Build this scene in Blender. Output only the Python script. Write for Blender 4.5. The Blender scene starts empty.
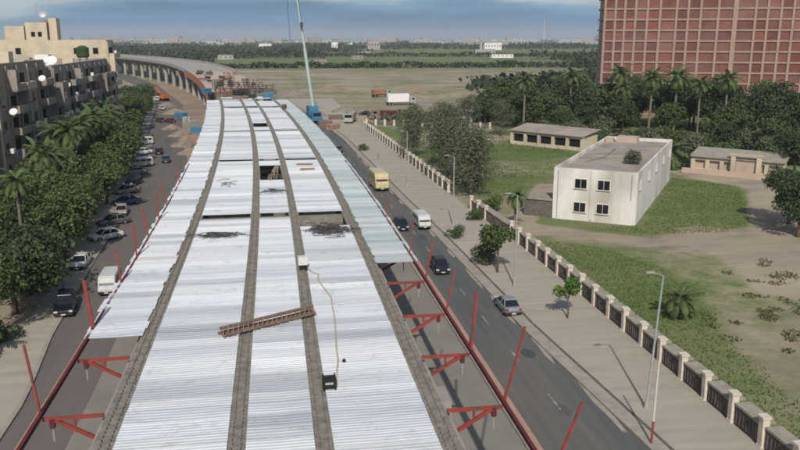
import bpy, math, random
import numpy as np
from mathutils import Vector, Matrix, Euler
R = math.radians
S = bpy.context.scene
C = S.collection
random.seed(7)

# ------------------------------------------------------------------ camera
cam = bpy.data.objects.new('camera', bpy.data.cameras.new('camera'))
C.objects.link(cam); S.camera = cam
cam.location = (0, 0, 22.5)
cam.rotation_euler = (R(90-13.48), 0, R(-9.067))
cam.data.sensor_width = 36; cam.data.lens = 35.1
cam.data.clip_start = 0.5; cam.data.clip_end = 30000

# ------------------------------------------------------------------ sky
SUN_EL, SUN_AZ = 40.0, 189.0          # azimuth clockwise from +Y
W = bpy.data.worlds.new('World'); S.world = W; W.use_nodes = True
nt = W.node_tree; nt.nodes.clear()
def N(t, **k):
    n = nt.nodes.new(t)
    for a, b in k.items(): setattr(n, a, b)
    return n
sky = N('ShaderNodeTexSky', sky_type='NISHITA', sun_disc=False)
sky.sun_elevation = R(SUN_EL); sky.sun_rotation = R(SUN_AZ); sky.dust_density = 1.5
tc = N('ShaderNodeTexCoord'); sep = N('ShaderNodeSeparateXYZ')
nt.links.new(tc.outputs['Generated'], sep.inputs[0])
mp = N('ShaderNodeMapping'); mp.inputs['Scale'].default_value = (1.3, 1.3, 9.0)
nt.links.new(tc.outputs['Generated'], mp.inputs[0])
n1 = N('ShaderNodeTexNoise'); n1.inputs['Scale'].default_value = 2.2; n1.inputs['Detail'].default_value = 6; n1.inputs['Roughness'].default_value = .5
nt.links.new(mp.outputs[0], n1.inputs[0])
n2 = N('ShaderNodeTexNoise'); n2.inputs['Scale'].default_value = 5.0; n2.inputs['Detail'].default_value = 5
nt.links.new(mp.outputs[0], n2.inputs[0])
# cloud tone by height above the horizon, disturbed by noise
ad = N('ShaderNodeMath', operation='MULTIPLY_ADD'); ad.inputs[1].default_value = .085; nt.links.new(n1.outputs[0], ad.inputs[0]); nt.links.new(sep.outputs[2], ad.inputs[2])
cr = N('ShaderNodeValToRGB'); nt.links.new(ad.outputs[0], cr.inputs[0])
e = cr.color_ramp.elements
e[0].position = .022; e[0].color = (.75, 1.75, 2.95, 1)
e[1].position = .072; e[1].color = (.72, 1.85, 3.3, 1)
for p, c in ((.083, (1.6, 2.8, 4.0, 1)), (.091, (4.2, 5.0, 5.6, 1)), (.12, (1.9, 2.9, 3.9, 1)), (.2, (2.4, 3.0, 3.6, 1))):
    x = e.new(p); x.color = c
mv = N('ShaderNodeMapRange'); mv.inputs['From Min'].default_value = .3; mv.inputs['From Max'].default_value = .7
mv.inputs['To Min'].default_value = .82; mv.inputs['To Max'].default_value = 1.3; nt.links.new(n2.outputs[0], mv.inputs[0])
ml = N('ShaderNodeVectorMath', operation='SCALE'); nt.links.new(cr.outputs[0], ml.inputs[0]); nt.links.new(mv.outputs[0], ml.inputs['Scale'])
# clouds cover the low sky; the open sky shows higher up between them
mk = N('ShaderNodeMapRange'); mk.inputs['From Min'].default_value = .25; mk.inputs['From Max'].default_value = .6
mk.inputs['To Min'].default_value = .93; mk.inputs['To Max'].default_value = .25; nt.links.new(sep.outputs[2], mk.inputs[0])
mx = N('ShaderNodeMixRGB'); nt.links.new(mk.outputs[0], mx.inputs[0]); nt.links.new(sky.outputs[0], mx.inputs[1]); nt.links.new(ml.outputs[0], mx.inputs[2])
bg = N('ShaderNodeBackground'); bg.inputs[1].default_value = .09; nt.links.new(mx.outputs[0], bg.inputs[0])
ow = N('ShaderNodeOutputWorld'); nt.links.new(bg.outputs[0], ow.inputs[0])

# ------------------------------------------------------------------ sun
sl = bpy.data.lights.new('sun', 'SUN'); sl.energy = 2.9; sl.angle = R(.9); sl.color = (1, .95, .87)
sun = bpy.data.objects.new('sun', sl); C.objects.link(sun)
az = R(SUN_AZ); sd = Vector((math.sin(az)*math.cos(R(SUN_EL)), math.cos(az)*math.cos(R(SUN_EL)), math.sin(R(SUN_EL))))
sun.rotation_euler = (-sd).to_track_quat('-Z', 'Y').to_euler()

S.view_settings.view_transform = 'Standard'; S.view_settings.look = 'None'
S.view_settings.gamma = 1; S.view_settings.exposure = 0.3
S.render.engine = 'CYCLES'
S.cycles.filter_width = 1.9
S.cycles.volume_bounces = 0

# ------------------------------------------------------------------ helpers
def off(y):                         # the viaduct bends to the left beyond y = 50
    return -2.75e-4*max(0, y-50)**2-2.6e-4*max(0, y-230)**2
def heading(y): return math.atan(5.5e-4*max(0, y-50)+5.2e-4*max(0, y-230))
def rise(y):
    q = min(1, max(0, (y-225)/200)); return 3.0*q*q*(3-2*q)

class MB:
    def __init__(s): s.v = []; s.f = []; s.m = []; s.t = []
    def add(s, vs, fs, mi=0, tone=.5):
        b = len(s.v); s.v += [tuple(p) for p in vs]; s.t += [tone]*len(vs)
        s.f += [tuple(b+i for i in f) for f in fs]; s.m += [mi]*len(fs); return s
    def box(s, c, d, rz=0, mi=0, tone=.5, tilt=None):
        x, y, z = d[0]/2, d[1]/2, d[2]/2
        P = [Vector((a*x, b*y, k*z)) for k in (-1, 1) for a, b in ((-1, -1), (1, -1), (1, 1), (-1, 1))]
        M = Matrix.Translation(c) @ Matrix.Rotation(rz, 4, 'Z')
        if tilt: M = M @ Euler(tilt).to_matrix().to_4x4()
        return s.add([M @ p for p in P], [(3, 2, 1, 0), (4, 5, 6, 7), (0, 1, 5, 4), (1, 2, 6, 5), (2, 3, 7, 6), (3, 0, 4, 7)], mi, tone)
    def beam(s, a, b, w, h, mi=0, tone=.5):
        a, b = Vector(a), Vector(b); d = (b-a).normalized()
        r = d.cross(Vector((0, 0, 1)))
        r = Vector((1, 0, 0)) if r.length < 1e-3 else r.normalized()
        u = r.cross(d).normalized()
        P = [p + r*i*w/2 + u*j*h/2 for p in (a, b) for i, j in ((-1, -1), (1, -1), (1, 1), (-1, 1))]
        return s.add(P, [(0, 1, 2, 3), (7, 6, 5, 4), (0, 4, 5, 1), (1, 5, 6, 2), (2, 6, 7, 3), (3, 7, 4, 0)], mi, tone)
    def tube(s, pts, rad, n=8, mi=0, tone=.5, caps=True):
        vs = []; pts = [Vector(p) for p in pts]
        for i, p in enumerate(pts):
            d = (pts[min(i+1, len(pts)-1)] - pts[max(i-1, 0)]).normalized()
            a = d.cross(Vector((.3, 1, .1))).normalized(); b = d.cross(a)
            r = rad[i] if isinstance(rad, (list, tuple)) else rad
            vs += [p + a*r*math.cos(2*math.pi*k/n) + b*r*math.sin(2*math.pi*k/n) for k in range(n)]
        fs = [(i*n+k, i*n+(k+1) % n, (i+1)*n+(k+1) % n, (i+1)*n+k) for i in range(len(pts)-1) for k in range(n)]
        if caps: fs += [tuple(range(n))[::-1], tuple((len(pts)-1)*n+k for k in range(n))]
        return s.add(vs, fs, mi, tone)
    def loft(s, secs, mi=0, closed=True, caps=True, tone=.5):
        n = len(secs[0]); vs = [p for q in secs for p in q]
        fs = [(i*n+k, i*n+(k+1) % n, (i+1)*n+(k+1) % n, (i+1)*n+k) for i in range(len(secs)-1) for k in range(n if closed else n-1)]
        if caps and closed: fs += [tuple(range(n))[::-1], tuple((len(secs)-1)*n+k for k in range(n))]
        return s.add(vs, fs, mi, tone)
    def disc(s, c, r, ax, n=14, w=.1, mi=0):     # short cylinder along axis vector
        c = Vector(c); a = Vector(ax).normalized()
        return s.tube([c-a*w/2, c+a*w/2], r, n, mi)
    def mesh(s, name, mats, smooth=False):
        me = bpy.data.meshes.new(name); me.from_pydata(s.v, [], s.f)
        for m in (mats if isinstance(mats, (list, tuple)) else [mats]): me.materials.append(m)
        if any(s.m): me.polygons.foreach_set('material_index', s.m)
        a = me.attributes.new('tone', 'FLOAT', 'POINT'); a.data.foreach_set('value', s.t)
        if smooth: me.polygons.foreach_set('use_smooth', [True]*len(me.polygons))
        me.update(); return me
    def build(s, name, mats, parent=None, smooth=False):
        return place(name, s.mesh(name, mats, smooth), parent)

def place(name, me, parent=None, loc=(0, 0, 0), rz=0):
    o = bpy.data.objects.new(name, me); C.objects.link(o); o.location = loc; o.rotation_euler = (0, 0, rz)
    if parent: o.parent = parent
    return o
def tag(o, label=None, cat=None, group=None, kind=None):
    if label: o['label'] = label
    if cat: o['category'] = cat
    if group: o['group'] = group
    if kind: o['kind'] = kind
    return o
def thing(name, label, cat, loc=(0, 0, 0), rz=0, group=None):
    return tag(place(name, None, None, loc, rz), label, cat, group)
def dup(root, loc, rz=0, label=None, group=None, scale=None, mats=None):
    r = root.copy(); C.objects.link(r); r.location = loc; r.rotation_euler = (0, 0, rz)
    if scale: r.scale = (scale,)*3 if not isinstance(scale, tuple) else scale
    if label: r['label'] = label
    if group: r['group'] = group
    for ch in list(root.children):
        c = ch.copy(); C.objects.link(c); c.parent = r
        if mats and ch.name.split('.')[0] in mats:
            c.material_slots[0].link = 'OBJECT'; c.material_slots[0].material = mats[ch.name.split('.')[0]]
        for g in list(ch.children):
            d = g.copy(); C.objects.link(d); d.parent = c
    return r
class Kind:                                  # first placing uses the original, later ones copy it
    def __init__(s, root): s.root = root; s.used = False
    def put(s, loc, rz=0, label=None, group=None, scale=None, mats=None):
        if not s.used:
            s.used = True; r = s.root; r.location = loc; r.rotation_euler = (0, 0, rz)
            if scale: r.scale = (scale,)*3 if not isinstance(scale, tuple) else scale
            if label: r['label'] = label
            if group: r['group'] = group
            if mats:
                for ch in r.children:
                    k = ch.name.split('.')[0]
                    if k in mats: ch.material_slots[0].link = 'OBJECT'; ch.material_slots[0].material = mats[k]
            return r
        return dup(s.root, loc, rz, label, group, scale, mats)
ORD = 'first second third fourth fifth sixth seventh eighth ninth tenth eleventh twelfth thirteenth fourteenth fifteenth sixteenth seventeenth eighteenth nineteenth twentieth'.split()
for t_ in ('twenty', 'thirty', 'forty', 'fifty'):
    if t_ != 'twenty': ORD.append(t_[:-1]+'ieth')
    ORD += [t_+'-'+w for w in ORD[:9]]

# ------------------------------------------------------------------ materials
def mat(name, col, col2=None, scale=1.0, rough=.85, metal=0, bump=0, bscale=None, detail=6, tone=0, stretch=(1, 1, 1), lo=.35, hi=.65, col3=None, scale3=.1, spec=.3, trans=0, stain=None):
    m = bpy.data.materials.new(name); m.use_nodes = True; t = m.node_tree; b = t.nodes['Principled BSDF']
    b.inputs['Roughness'].default_value = rough; b.inputs['Metallic'].default_value = metal; b.inputs['Specular IOR Level'].default_value = spec
    L = t.links.new; A = lambda k: t.nodes.new(k)
    tcn = A('ShaderNodeTexCoord'); mpn = A('ShaderNodeMapping'); mpn.inputs['Scale'].default_value = stretch
    L(tcn.outputs['Object'], mpn.inputs[0])
    out = None
    if col2:
        n = A('ShaderNodeTexNoise'); n.inputs['Scale'].default_value = scale; n.inputs['Detail'].default_value = detail; n.inputs['Roughness'].default_value = .62
        L(mpn.outputs[0], n.inputs[0])
        r = A('ShaderNodeMapRange'); r.inputs['From Min'].default_value = lo; r.inputs['From Max'].default_value = hi; L(n.outputs[0], r.inputs[0])
        x = A('ShaderNodeMixRGB'); x.inputs[1].default_value = (*col, 1); x.inputs[2].default_value = (*col2, 1); L(r.outputs[0], x.inputs[0])
        out = x.outputs[0]
    if col3:
        n = A('ShaderNodeTexNoise'); n.inputs['Scale'].default_value = scale3; n.inputs['Detail'].default_value = 4
        L(mpn.outputs[0], n.inputs[0])
        r = A('ShaderNodeMapRange'); r.inputs['From Min'].default_value = .45; r.inputs['From Max'].default_value = .7; L(n.outputs[0], r.inputs[0])
        x = A('ShaderNodeMixRGB'); x.inputs[2].default_value = (*col3, 1); L(r.outputs[0], x.inputs[0])
        if out: L(out, x.inputs[1])
        else: x.inputs[1].default_value = (*col, 1)
        out = x.outputs[0]
    if stain:
        n = A('ShaderNodeTexNoise'); n.inputs['Scale'].default_value = .9; n.inputs['Detail'].default_value = 8; n.inputs['Roughness'].default_value = .7; n.inputs['Distortion'].default_value = .6
        L(tcn.outputs['Object'], n.inputs[0])
        r = A('ShaderNodeMapRange'); r.inputs['From Min'].default_value = .56; r.inputs['From Max'].default_value = .74; r.inputs['To Max'].default_value = .8; L(n.outputs[0], r.inputs[0])
        x = A('ShaderNodeMixRGB'); x.inputs[2].default_value = (*stain, 1); L(r.outputs[0], x.inputs[0]); L(out, x.inputs[1]); out = x.outputs[0]
    if tone:
        a = A('ShaderNodeAttribute'); a.attribute_name = 'tone'
        r = A('ShaderNodeMapRange'); r.inputs['To Min'].default_value = 1-tone; r.inputs['To Max'].default_value = 1+tone; L(a.outputs['Fac'], r.inputs[0])
        s = A('ShaderNodeVectorMath'); s.operation = 'SCALE'; L(r.outputs[0], s.inputs['Scale'])
        if out: L(out, s.inputs[0])
        else: s.inputs[0].default_value = col
        out = s.outputs[0]
    if out: L(out, b.inputs['Base Color'])
    else: b.inputs['Base Color'].default_value = (*col, 1)
    if bump:
        n = A('ShaderNodeTexNoise'); n.inputs['Scale'].default_value = bscale or scale*3; n.inputs['Detail'].default_value = 5
        L(mpn.outputs[0], n.inputs[0]); bp = A('ShaderNodeBump'); bp.inputs['Strength'].default_value = bump; bp.inputs['Distance'].default_value = .08
        L(n.outputs[0], bp.inputs['Height']); L(bp.outputs[0], b.inputs['Normal'])
    if trans:
        tr = A('ShaderNodeBsdfTranslucent'); mx_ = A('ShaderNodeMixShader'); mx_.inputs[0].default_value = trans
        if out: L(out, tr.inputs[0])
        else: tr.inputs[0].default_value = (*col, 1)
        o = t.nodes['Material Output']; L(b.outputs[0], mx_.inputs[1]); L(tr.outputs[0], mx_.inputs[2]); L(mx_.outputs[0], o.inputs[0])
    return m

M = dict(
 asphalt=mat('asphalt', (.082, .087, .088), (.12, .12, .113), .9, .85, bump=.2, bscale=6, stretch=(1.2, .07, 1), lo=.3, hi=.75, col3=(.14, .13, .115), scale3=.5),
 asphalt_dusty=mat('asphalt_dusty', (.09, .088, .085), (.14, .13, .115), .8, .9, stretch=(1, .1, 1), col3=(.155, .135, .115), scale3=.06),
 yard=mat('yard_concrete', (.25, .235, .195), (.20, .19, .16), .18, .95, bump=.2, bscale=3, col3=(.23, .2, .155), scale3=.07),
 pave=mat('paving', (.41, .36, .285), (.31, .275, .22), .5, .92, bump=.15, bscale=5, stretch=(.25, 1.6, 1), col3=(.36, .32, .26), scale3=.09),
 kerb=mat('kerb_concrete', (.36, .32, .26), (.28, .25, .21), 1.2, .9),
 dirt=mat('orange_dirt', (.34, .235, .155), (.27, .2, .145), .15, .95, bump=.4, bscale=1.5, col3=(.22, .17, .13), scale3=.05),
 paint=mat('road_paint', (.38, .38, .36), (.1, .1, .1), 2.0, .8),
 conc=mat('girder_concrete', (.27, .25, .20), (.15, .145, .12), 2.6, .9, bump=.3, bscale=6),
 slab=mat('slab_concrete', (.38, .355, .32), (.29, .27, .245), .2, .9),
 sheet=mat('galvanised_sheet', (.60, .60, .605), (.41, .435, .47), .55, .5, .05, tone=.24, stain=(.34, .33, .31), stretch=(.10, 1.5, 1), spec=.3, col3=(.66, .655, .65), scale3=.12),
 sheetg=mat('galvanised_sheet_green', (.40, .445, .44), (.50, .53, .52), .3, .5, .1, tone=.16, stain=(.30, .33, .33), stretch=(.2, 1.8, 1), col3=(.33, .40, .40), scale3=.25),
 red=mat('red_paint', (.36, .05, .045), (.25, .045, .04), 1.5, .6, bump=.2, col3=(.16, .06, .04), scale3=2.5),
 darkred=mat('dark_red_paint', (.15, .028, .03), (.09, .022, .024), 1.1, .6),
 wood=mat('formwork_timber', (.42, .26, .2), (.32, .2, .15), 1.4, .85, stretch=(4, .5, 1)),
 rust=mat('rusty_steel', (.16, .10, .075), (.25, .17, .13), 3, .85, bump=.4),
 steel=mat('dark_steel', (.05, .05, .052), (.09, .08, .075), 4, .6, .4),
 blackp=mat('black_plastic', (.018, .02, .02), None, rough=.5),
 whitep=mat('white_box', (.72, .70, .64), (.6, .58, .52), 4, .6),
 hose=mat('tan_hose', (.48, .39, .27), None, rough=.7),
 cream=mat('cream_plaster', (.60, .51, .38), (.50, .43, .32), .35, .92, bump=.15, col3=(.42, .36, .28), scale3=.25),
 pinkc=mat('pink_plaster', (.50, .38, .30), (.42, .33, .27), .4, .92),
 greyb=mat('grey_render', (.33, .295, .26), (.24, .215, .195), .3, .92, col3=(.2, .17, .15), scale3=.15),
 greyb2=mat('brown_render', (.34, .295, .24), (.25, .21, .175), .4, .92),
 white=mat('white_plaster', (.76, .73, .68), (.64, .61, .555), .45, .9, bump=.15, stretch=(1, 1, .35), col3=(.43, .39, .33), scale3=.25),
 roofd=mat('dusty_roof', (.34, .295, .245), (.24, .205, .17), .35, .95, bump=.3, col3=(.38, .31, .25), scale3=.15),
 pillar=mat('pillar_plaster', (.68, .61, .51), (.50, .44, .36), 1.2, .9),
 panel=mat('fence_panel', (.16, .14, .115), (.09, .082, .07), 1.5, .9, bump=.4, bscale=8),
 coping=mat('coping', (.34, .31, .24), (.25, .23, .18), 1.2, .95),
 glass=mat('window_glass', (.012, .014, .016), None, rough=.12, spec=.6),
 void=mat('dark_interior', (.012, .011, .010), None, rough=.9),
 brick=mat('red_brick', (.215, .082, .064), (.165, .068, .055), .8, .95, tone=.25, bump=.2, col3=(.20, .12, .10), scale3=.12),
 frame=mat('concrete_frame', (.36, .265, .215), (.32, .215, .175), .5, .9),
 bark=mat('bark', (.16, .125, .09), (.10, .08, .06), 3, .95, bump=.5),
 palmtrunk=mat('palm_trunk', (.24, .2, .155), (.15, .12, .095), 4, .95, bump=.6, stretch=(1, 1, 3)),
 turf=mat('turf_blades', (.10, .15, .05), (.14, .165, .065), 1.2, .8, tone=.3, trans=.2),
 leaf=mat('leaf_green', (.062, .105, .036), (.105, .15, .05), .5, .75, tone=.5, trans=.25),
 leafd=mat('leaf_dark', (.038, .068, .025), (.068, .102, .038), .5, .75, tone=.5, trans=.2),
 leafo=mat('leaf_olive', (.135, .145, .08), (.10, .115, .062), .8, .85, tone=.4, trans=.15),
 steelpatch=mat('tar_patch', (.062, .062, .062), (.08, .08, .078), 1, .8),
 weed=mat('weed_blades', (.085, .105, .045), (.13, .125, .06), 1.2, .8, tone=.3, trans=.2),
 leafb2=mat('leaf_yellowish', (.11, .15, .05), (.075, .115, .04), .8, .75, tone=.45, trans=.25),
 leafb=mat('leaf_bright', (.13, .23, .035), (.065, .12, .025), 1.2, .7, tone=.35, trans=.25),
 frond=mat('palm_frond', (.07, .115, .04), (.115, .15, .055), 1.2, .65, tone=.45, trans=.2),
 deadf=mat('dead_frond', (.22, .15, .09), (.14, .10, .065), 2, .9, tone=.3),
 belt=mat('far_foliage', (.030, .050, .022), (.045, .062, .030), .02, .9, tone=.4),
 tyre=mat('tyre', (.012, .012, .012), None, rough=.9), rim=mat('rim', (.35, .35, .36), None, rough=.4, metal=.6),
 lampl=mat('headlight', (.6, .6, .6), None, rough=.15), tail=mat('tail_light', (.3, .01, .01), None, rough=.3),
 bumper=mat('bumper', (.03, .03, .03), None, rough=.6), plate=mat('number_plate', (.6, .6, .55), None, rough=.5),
 pale=mat('pale_metal', (.46, .47, .43), (.38, .39, .36), 2, .5, .3),
 crane=mat('crane_boom', (.42, .50, .46), (.34, .42, .4), .6, .5), craneb=mat('crane_blue', (.06, .22, .36), (.05, .17, .28), 1, .5),
 orange=mat('machine_orange', (.50, .14, .03), (.40, .11, .03), 1.5, .5), archo=mat('arch_red', (.30, .09, .055), (.36, .19, .10), .4, .7),
 city=mat('city_render', (.46, .44, .42), (.32, .31, .30), .02, .9), citysh=mat('city_render_pink', (.40, .34, .31), (.30, .27, .25), .03, .9),
 citywhite=mat('city_white', (.75, .73, .70), None, rough=.9),
 rubble=mat('rubble', (.30, .25, .2), (.17, .14, .12), 1.2, .95, bump=.6),
)
def carpaint(name, c, r=.3, metal=.0):
    m = mat(name, c, tuple(x*.8 for x in c), 1.5, r, metal, spec=.5); return m
PAINT = dict(white=carpaint('paint_white', (.62, .62, .60)), silver=carpaint('paint_silver', (.33, .34, .35), .35, .3), black=carpaint('paint_black', (.012, .014, .018), .25),
 blue=carpaint('paint_blue', (.035, .07, .15)), red=carpaint('paint_red', (.14, .03, .03)), grey=carpaint('paint_grey', (.11, .115, .12)), cream=carpaint('paint_cream', (.60, .50, .28)),
 beige=carpaint('paint_beige', (.38, .34, .28)), orange=carpaint('paint_orange', (.45, .15, .05)))

# ------------------------------------------------------------------ ground sheet with soil and grass zones
def sdist(px, py, poly):
    P = np.array(poly, float); n = len(P); inside = np.zeros(px.shape, bool); d = np.full(px.shape, 1e9)
    for i in range(n):
        a = P[i]; b = P[(i+1) % n]; ab = b-a; t = np.clip(((px-a[0])*ab[0]+(py-a[1])*ab[1])/(ab@ab), 0, 1)
        d = np.minimum(d, np.hypot(px-a[0]-t*ab[0], py-a[1]-t*ab[1]))
        c = ((a[1] > py) != (b[1] > py)) & (px < (b[0]-a[0])*(py-a[1])/((b[1]-a[1]) if b[1] != a[1] else 1e-9)+a[0])
        inside ^= c
    return np.where(inside, d, -d)
def axis(lo, dense0, dense1, hi, step, grow):
    a = list(np.arange(dense0, dense1, step)); s = step; x = dense1
    while x < hi: a.append(x); s *= grow; x += s
    a.append(hi); s = step; x = dense0; b = []
    while x > lo: s *= grow; x -= s; b.append(max(x, lo))
    return np.array(sorted(set(b))+a)
gx = axis(-9000, -42, 112, 9000, .8, 1.09); gy = axis(-600, 20, 240, 14000, .8, 1.04)
GX, GY = np.meshgrid(gx, gy); g = np.zeros(GX.shape)
def zone(poly, val, soft):
    global g
    w = np.clip(.5+sdist(GX, GY, poly)/soft, 0, 1); g = g*(1-w)+val*w
# values: 0 bare soil .. 1 green grass ;
zone([(24, -100), (24, 110), (22, 220), (130, 230), (160, 100), (90, -100)], .50, 4)
zone([(27.5, 86), (35, 78.5), (38, 69.6), (34.5, 55.8), (32, 40), (30, 20), (27, 0), (26, 40), (27, 60)], .86, 3)
zone([(48, 80), (40, 55), (30.7, 34), (33, 20), (60, 20), (70, 100), (56, 84)], .50, 7)
zone([(34, 52), (39, 46), (37, 32), (32, 18), (30, 30)], .66, 5)
zone([(42, 60), (46, 66), (44, 50), (40, 44)], .55, 3)
zone([(43.9, 87.5), (64.4, 118.5), (71.5, 112), (70.5, 106.8), (58.5, 87.3), (52.6, 83), (49.4, 85.6), (42.5, 82.6), (37.8, 86.4), (32.1, 91.5), (35.4, 94.9)], 1.0, 2)
zone([(47, 82), (52, 80), (54, 84), (51, 87), (47, 86)], .1, 2.5)
zone([(28, 104), (39, 112), (50, 135), (60, 148), (52, 165), (38, 165), (28, 150)], .8, 8)
zone([(36, 128), (44, 122), (47, 130), (40, 140)], .5, 5)
zone([(24.3, 206), (32, 192), (29, 160), (24, 150)], .88, 2)
zone([(30, 95.5), (41, 117), (43.5, 116), (33.5, 97.5), (31.5, 90), (29, 90)], .02, 1.2)          # lane beside the white block
zone([(28, 92.6), (28, 86.6), (36.1, 81.8), (40.1, 78), (46, 74), (55, 60), (60, 70), (55, 78), (49.6, 82), (42.5, 81.4), (37.4, 84.9), (31.7, 90.2)], .04, 1.5)   # footpath
zone([(46, 72), (43, 62), (48, 55), (58, 64), (72, 96), (81, 104), (80, 110), (72, 124), (67, 125), (70, 112), (72, 107), (57, 84), (52, 78)], .03, 2.5)           # track on the right
zone([(55, 178), (66, 160), (80, 142), (96, 122), (140, 140), (130, 225), (60, 225)], 1.0, 4)
rng = np.random.RandomState(3)
far = np.clip((GY-560+40*np.sin(GX/90))/160, 0, 1)
g = np.where(GY > 235, .44+.0*g, g)
g = g*(1-far)+.80*far
g = np.where((GX > 90+.25*GY) & (GY > 225), .85, g)
g = np.where(GX < -40-np.clip(GY-250, 0, 1e9)*.30, np.maximum(g, .55), g)
nv = len(gx)*len(gy)
vs = np.stack([GX.ravel(), GY.ravel(), np.zeros(nv)], 1)
ii = (np.arange(len(gy)-1)[:, None]*len(gx)+np.arange(len(gx)-1)[None, :]).ravel()
fs = np.stack([ii, ii+1, ii+1+len(gx), ii+len(gx)], 1)
me = bpy.data.meshes.new('ground'); me.from_pydata(vs.tolist(), [], fs.tolist())
a = me.attributes.new('grass', 'FLOAT', 'POINT'); a.data.foreach_set('value', g.ravel().astype('f'))
gm = bpy.data.materials.new('ground_soil'); gm.use_nodes = True; t = gm.node_tree; b = t.nodes['Principled BSDF']; b.inputs['Roughness'].default_value = .95; b.inputs['Specular IOR Level'].default_value = .1
L = t.links.new; A = t.nodes.new
tcn = A('ShaderNodeTexCoord')
def noise(scale, detail=6, rough=.6, stretch=None):
    n = A('ShaderNodeTexNoise'); n.inputs['Scale'].default_value = scale; n.inputs['Detail'].default_value = detail; n.inputs['Roughness'].default_value = rough
    if stretch:
        mm = A('ShaderNodeMapping'); mm.inputs['Scale'].default_value = stretch; L(tcn.outputs['Object'], mm.inputs[0]); L(mm.outputs[0], n.inputs[0])
    else: L(tcn.outputs['Object'], n.inputs[0])
    return n.outputs[0]
def rgbmix(f, c1, c2):
    x = A('ShaderNodeMixRGB')
    for i, c in ((0, f), (1, c1), (2, c2)):
        if hasattr(c, 'links'): L(c, x.inputs[i])
        else: x.inputs[i].default_value = (*c, 1) if isinstance(c, tuple) else c
    return x.outputs[0]
def mr(v, a0, a1, b0=0, b1=1):
    r = A('ShaderNodeMapRange'); r.inputs['From Min'].default_value = a0; r.inputs['From Max'].default_value = a1; r.inputs['To Min'].default_value = b0; r.inputs['To Max'].default_value = b1
    L(v, r.inputs[0]); return r.outputs[0]
soil = rgbmix(mr(noise(.12), .35, .65), (.34, .28, .21), (.25, .205, .155))
soil = rgbmix(mr(noise(1.3), .55, .85), soil, (.22, .175, .13))
soil = rgbmix(mr(noise(.02, 8, .7, (.5, 2.2, 1)), .42, .6), soil, (.40, .33, .24))
soil = rgbmix(mr(noise(.045, 8, .75, (.6, 1.6, 1)), .54, .66), soil, (.19, .16, .115))
grs = rgbmix(mr(noise(.25), .35, .65), (.095, .16, .042), (.15, .19, .062))
grs = rgbmix(mr(noise(2.2), .45, .7), grs, (.065, .095, .036))
grs = rgbmix(mr(noise(.012, 8, .7, (.4, 3.0, 1)), .46, .6), grs, (.20, .20, .11))
att = A('ShaderNodeAttribute'); att.attribute_name = 'grass'
na = A('ShaderNodeMath'); na.operation = 'MULTIPLY_ADD'; na.inputs[1].default_value = 2.2; nx2 = A('ShaderNodeMath'); nx2.operation = 'ADD'; L(noise(.30, 9, .74), nx2.inputs[0]); L(noise(.035, 6, .6), nx2.inputs[1]); nx3 = A('ShaderNodeMath'); nx3.operation = 'MULTIPLY'; nx3.inputs[1].default_value = .5; L(nx2.outputs[0], nx3.inputs[0]); L(nx3.outputs[0], na.inputs[0]); L(att.outputs['Fac'], na.inputs[2])
f = mr(na.outputs[0], 1.40, 1.80)
grs = rgbmix(mr(noise(.09, 7, .7), .5, .68), grs, (.20, .18, .10))
L(rgbmix(f, soil, grs), b.inputs['Base Color'])
bp = A('ShaderNodeBump'); bp.inputs['Strength'].default_value = .5; bp.inputs['Distance'].default_value = .25; L(noise(1.1, 8, .7), bp.inputs['Height']); L(bp.outputs[0], b.inputs['Normal'])
me.materials.append(gm); gr = place('ground', me); gr['kind'] = 'structure'

# ------------------------------------------------------------------ roads and pavements
def pl(tab, y):
    if y <= tab[0][0]: return tab[0][1]
    for (a, p), (b, q) in zip(tab, tab[1:]):
        if y <= b: return p+(q-p)*(y-a)/(b-a)
    return tab[-1][1]
def strip(name, lf, rf, y0, y1, z, m, step=3, thick=0, kind='structure'):
    ys = np.arange(y0, y1+.01, step); mb = MB()
    secs = []
    for y in ys:
        l, r = lf(y), rf(y)
        secs.append([(l, y, z), (r, y, z)] if not thick else [(l, y, z), (r, y, z), (r, y, z-thick), (l, y, z-thick)])
    if thick: mb.loft(secs)
    else: mb.add([p for s in secs for p in s], [(2*i, 2*i+1, 2*i+3, 2*i+2) for i in range(len(ys)-1)])
    o = mb.build(name, m)
    # normals upward
    if kind: o['kind'] = kind
    return o
RK = [(-30, 21.8), (20, 20.8), (37, 20.1), (56, 18.8), (85, 18.1), (108, 17.2), (140, 16.2), (176, 15.2), (225, 12), (300, 2), (400, -18), (560, -62)]
RF = [(-30, 25.6), (20, 26.2), (67, 26.5), (83, 26.4), (101, 25.4), (175, 23.3), (205, 22)]
LK = [(-30, -15.5), (49, -16.3), (60, -17.6), (80, -18.9), (98, -19.7), (141, -23.7), (204, -31.6), (280, -40), (400, -66), (560, -112)]
LR = [(-30, -12.0), (52, -12.4), (103, -14.6), (145, -16.0), (202, -23.2), (280, -31), (400, -56), (560, -100)]
rk = lambda y: pl(RK, y); rf = lambda y: pl(RF, y); lk = lambda y: pl(LK, y); lr = lambda y: pl(LR, y)
strip('dirt_verge', lambda y: lr(y)-.5, lambda y: lr(y)+11 if y > 110 else lr(y)+3, 60, 420, .004, M['dirt'])
strip('service_yard', lambda y: lr(y)-.3, lambda y: 13.5+off(y), -30, 110, .008, M['yard'])
strip('road', lambda y: 14.1+off(y), rk, -30, 420, .016, M['asphalt'])
tag(bpy.data.objects['road'], kind='structure')
strip('road', lk, lr, -30, 560, .016, M['asphalt_dusty'])
strip('pavement', lambda y: rk(y)+1.25, rf, -30, 300, .14, M['pave'], thick=.3)
strip('kerb', rk, lambda y: rk(y)+1.0, -30, 300, .15, M['kerb'], thick=.3)
strip('gutter', lambda y: rk(y)+1.0, lambda y: rk(y)+1.25, -30, 300, .05, M['panel'])
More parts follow.
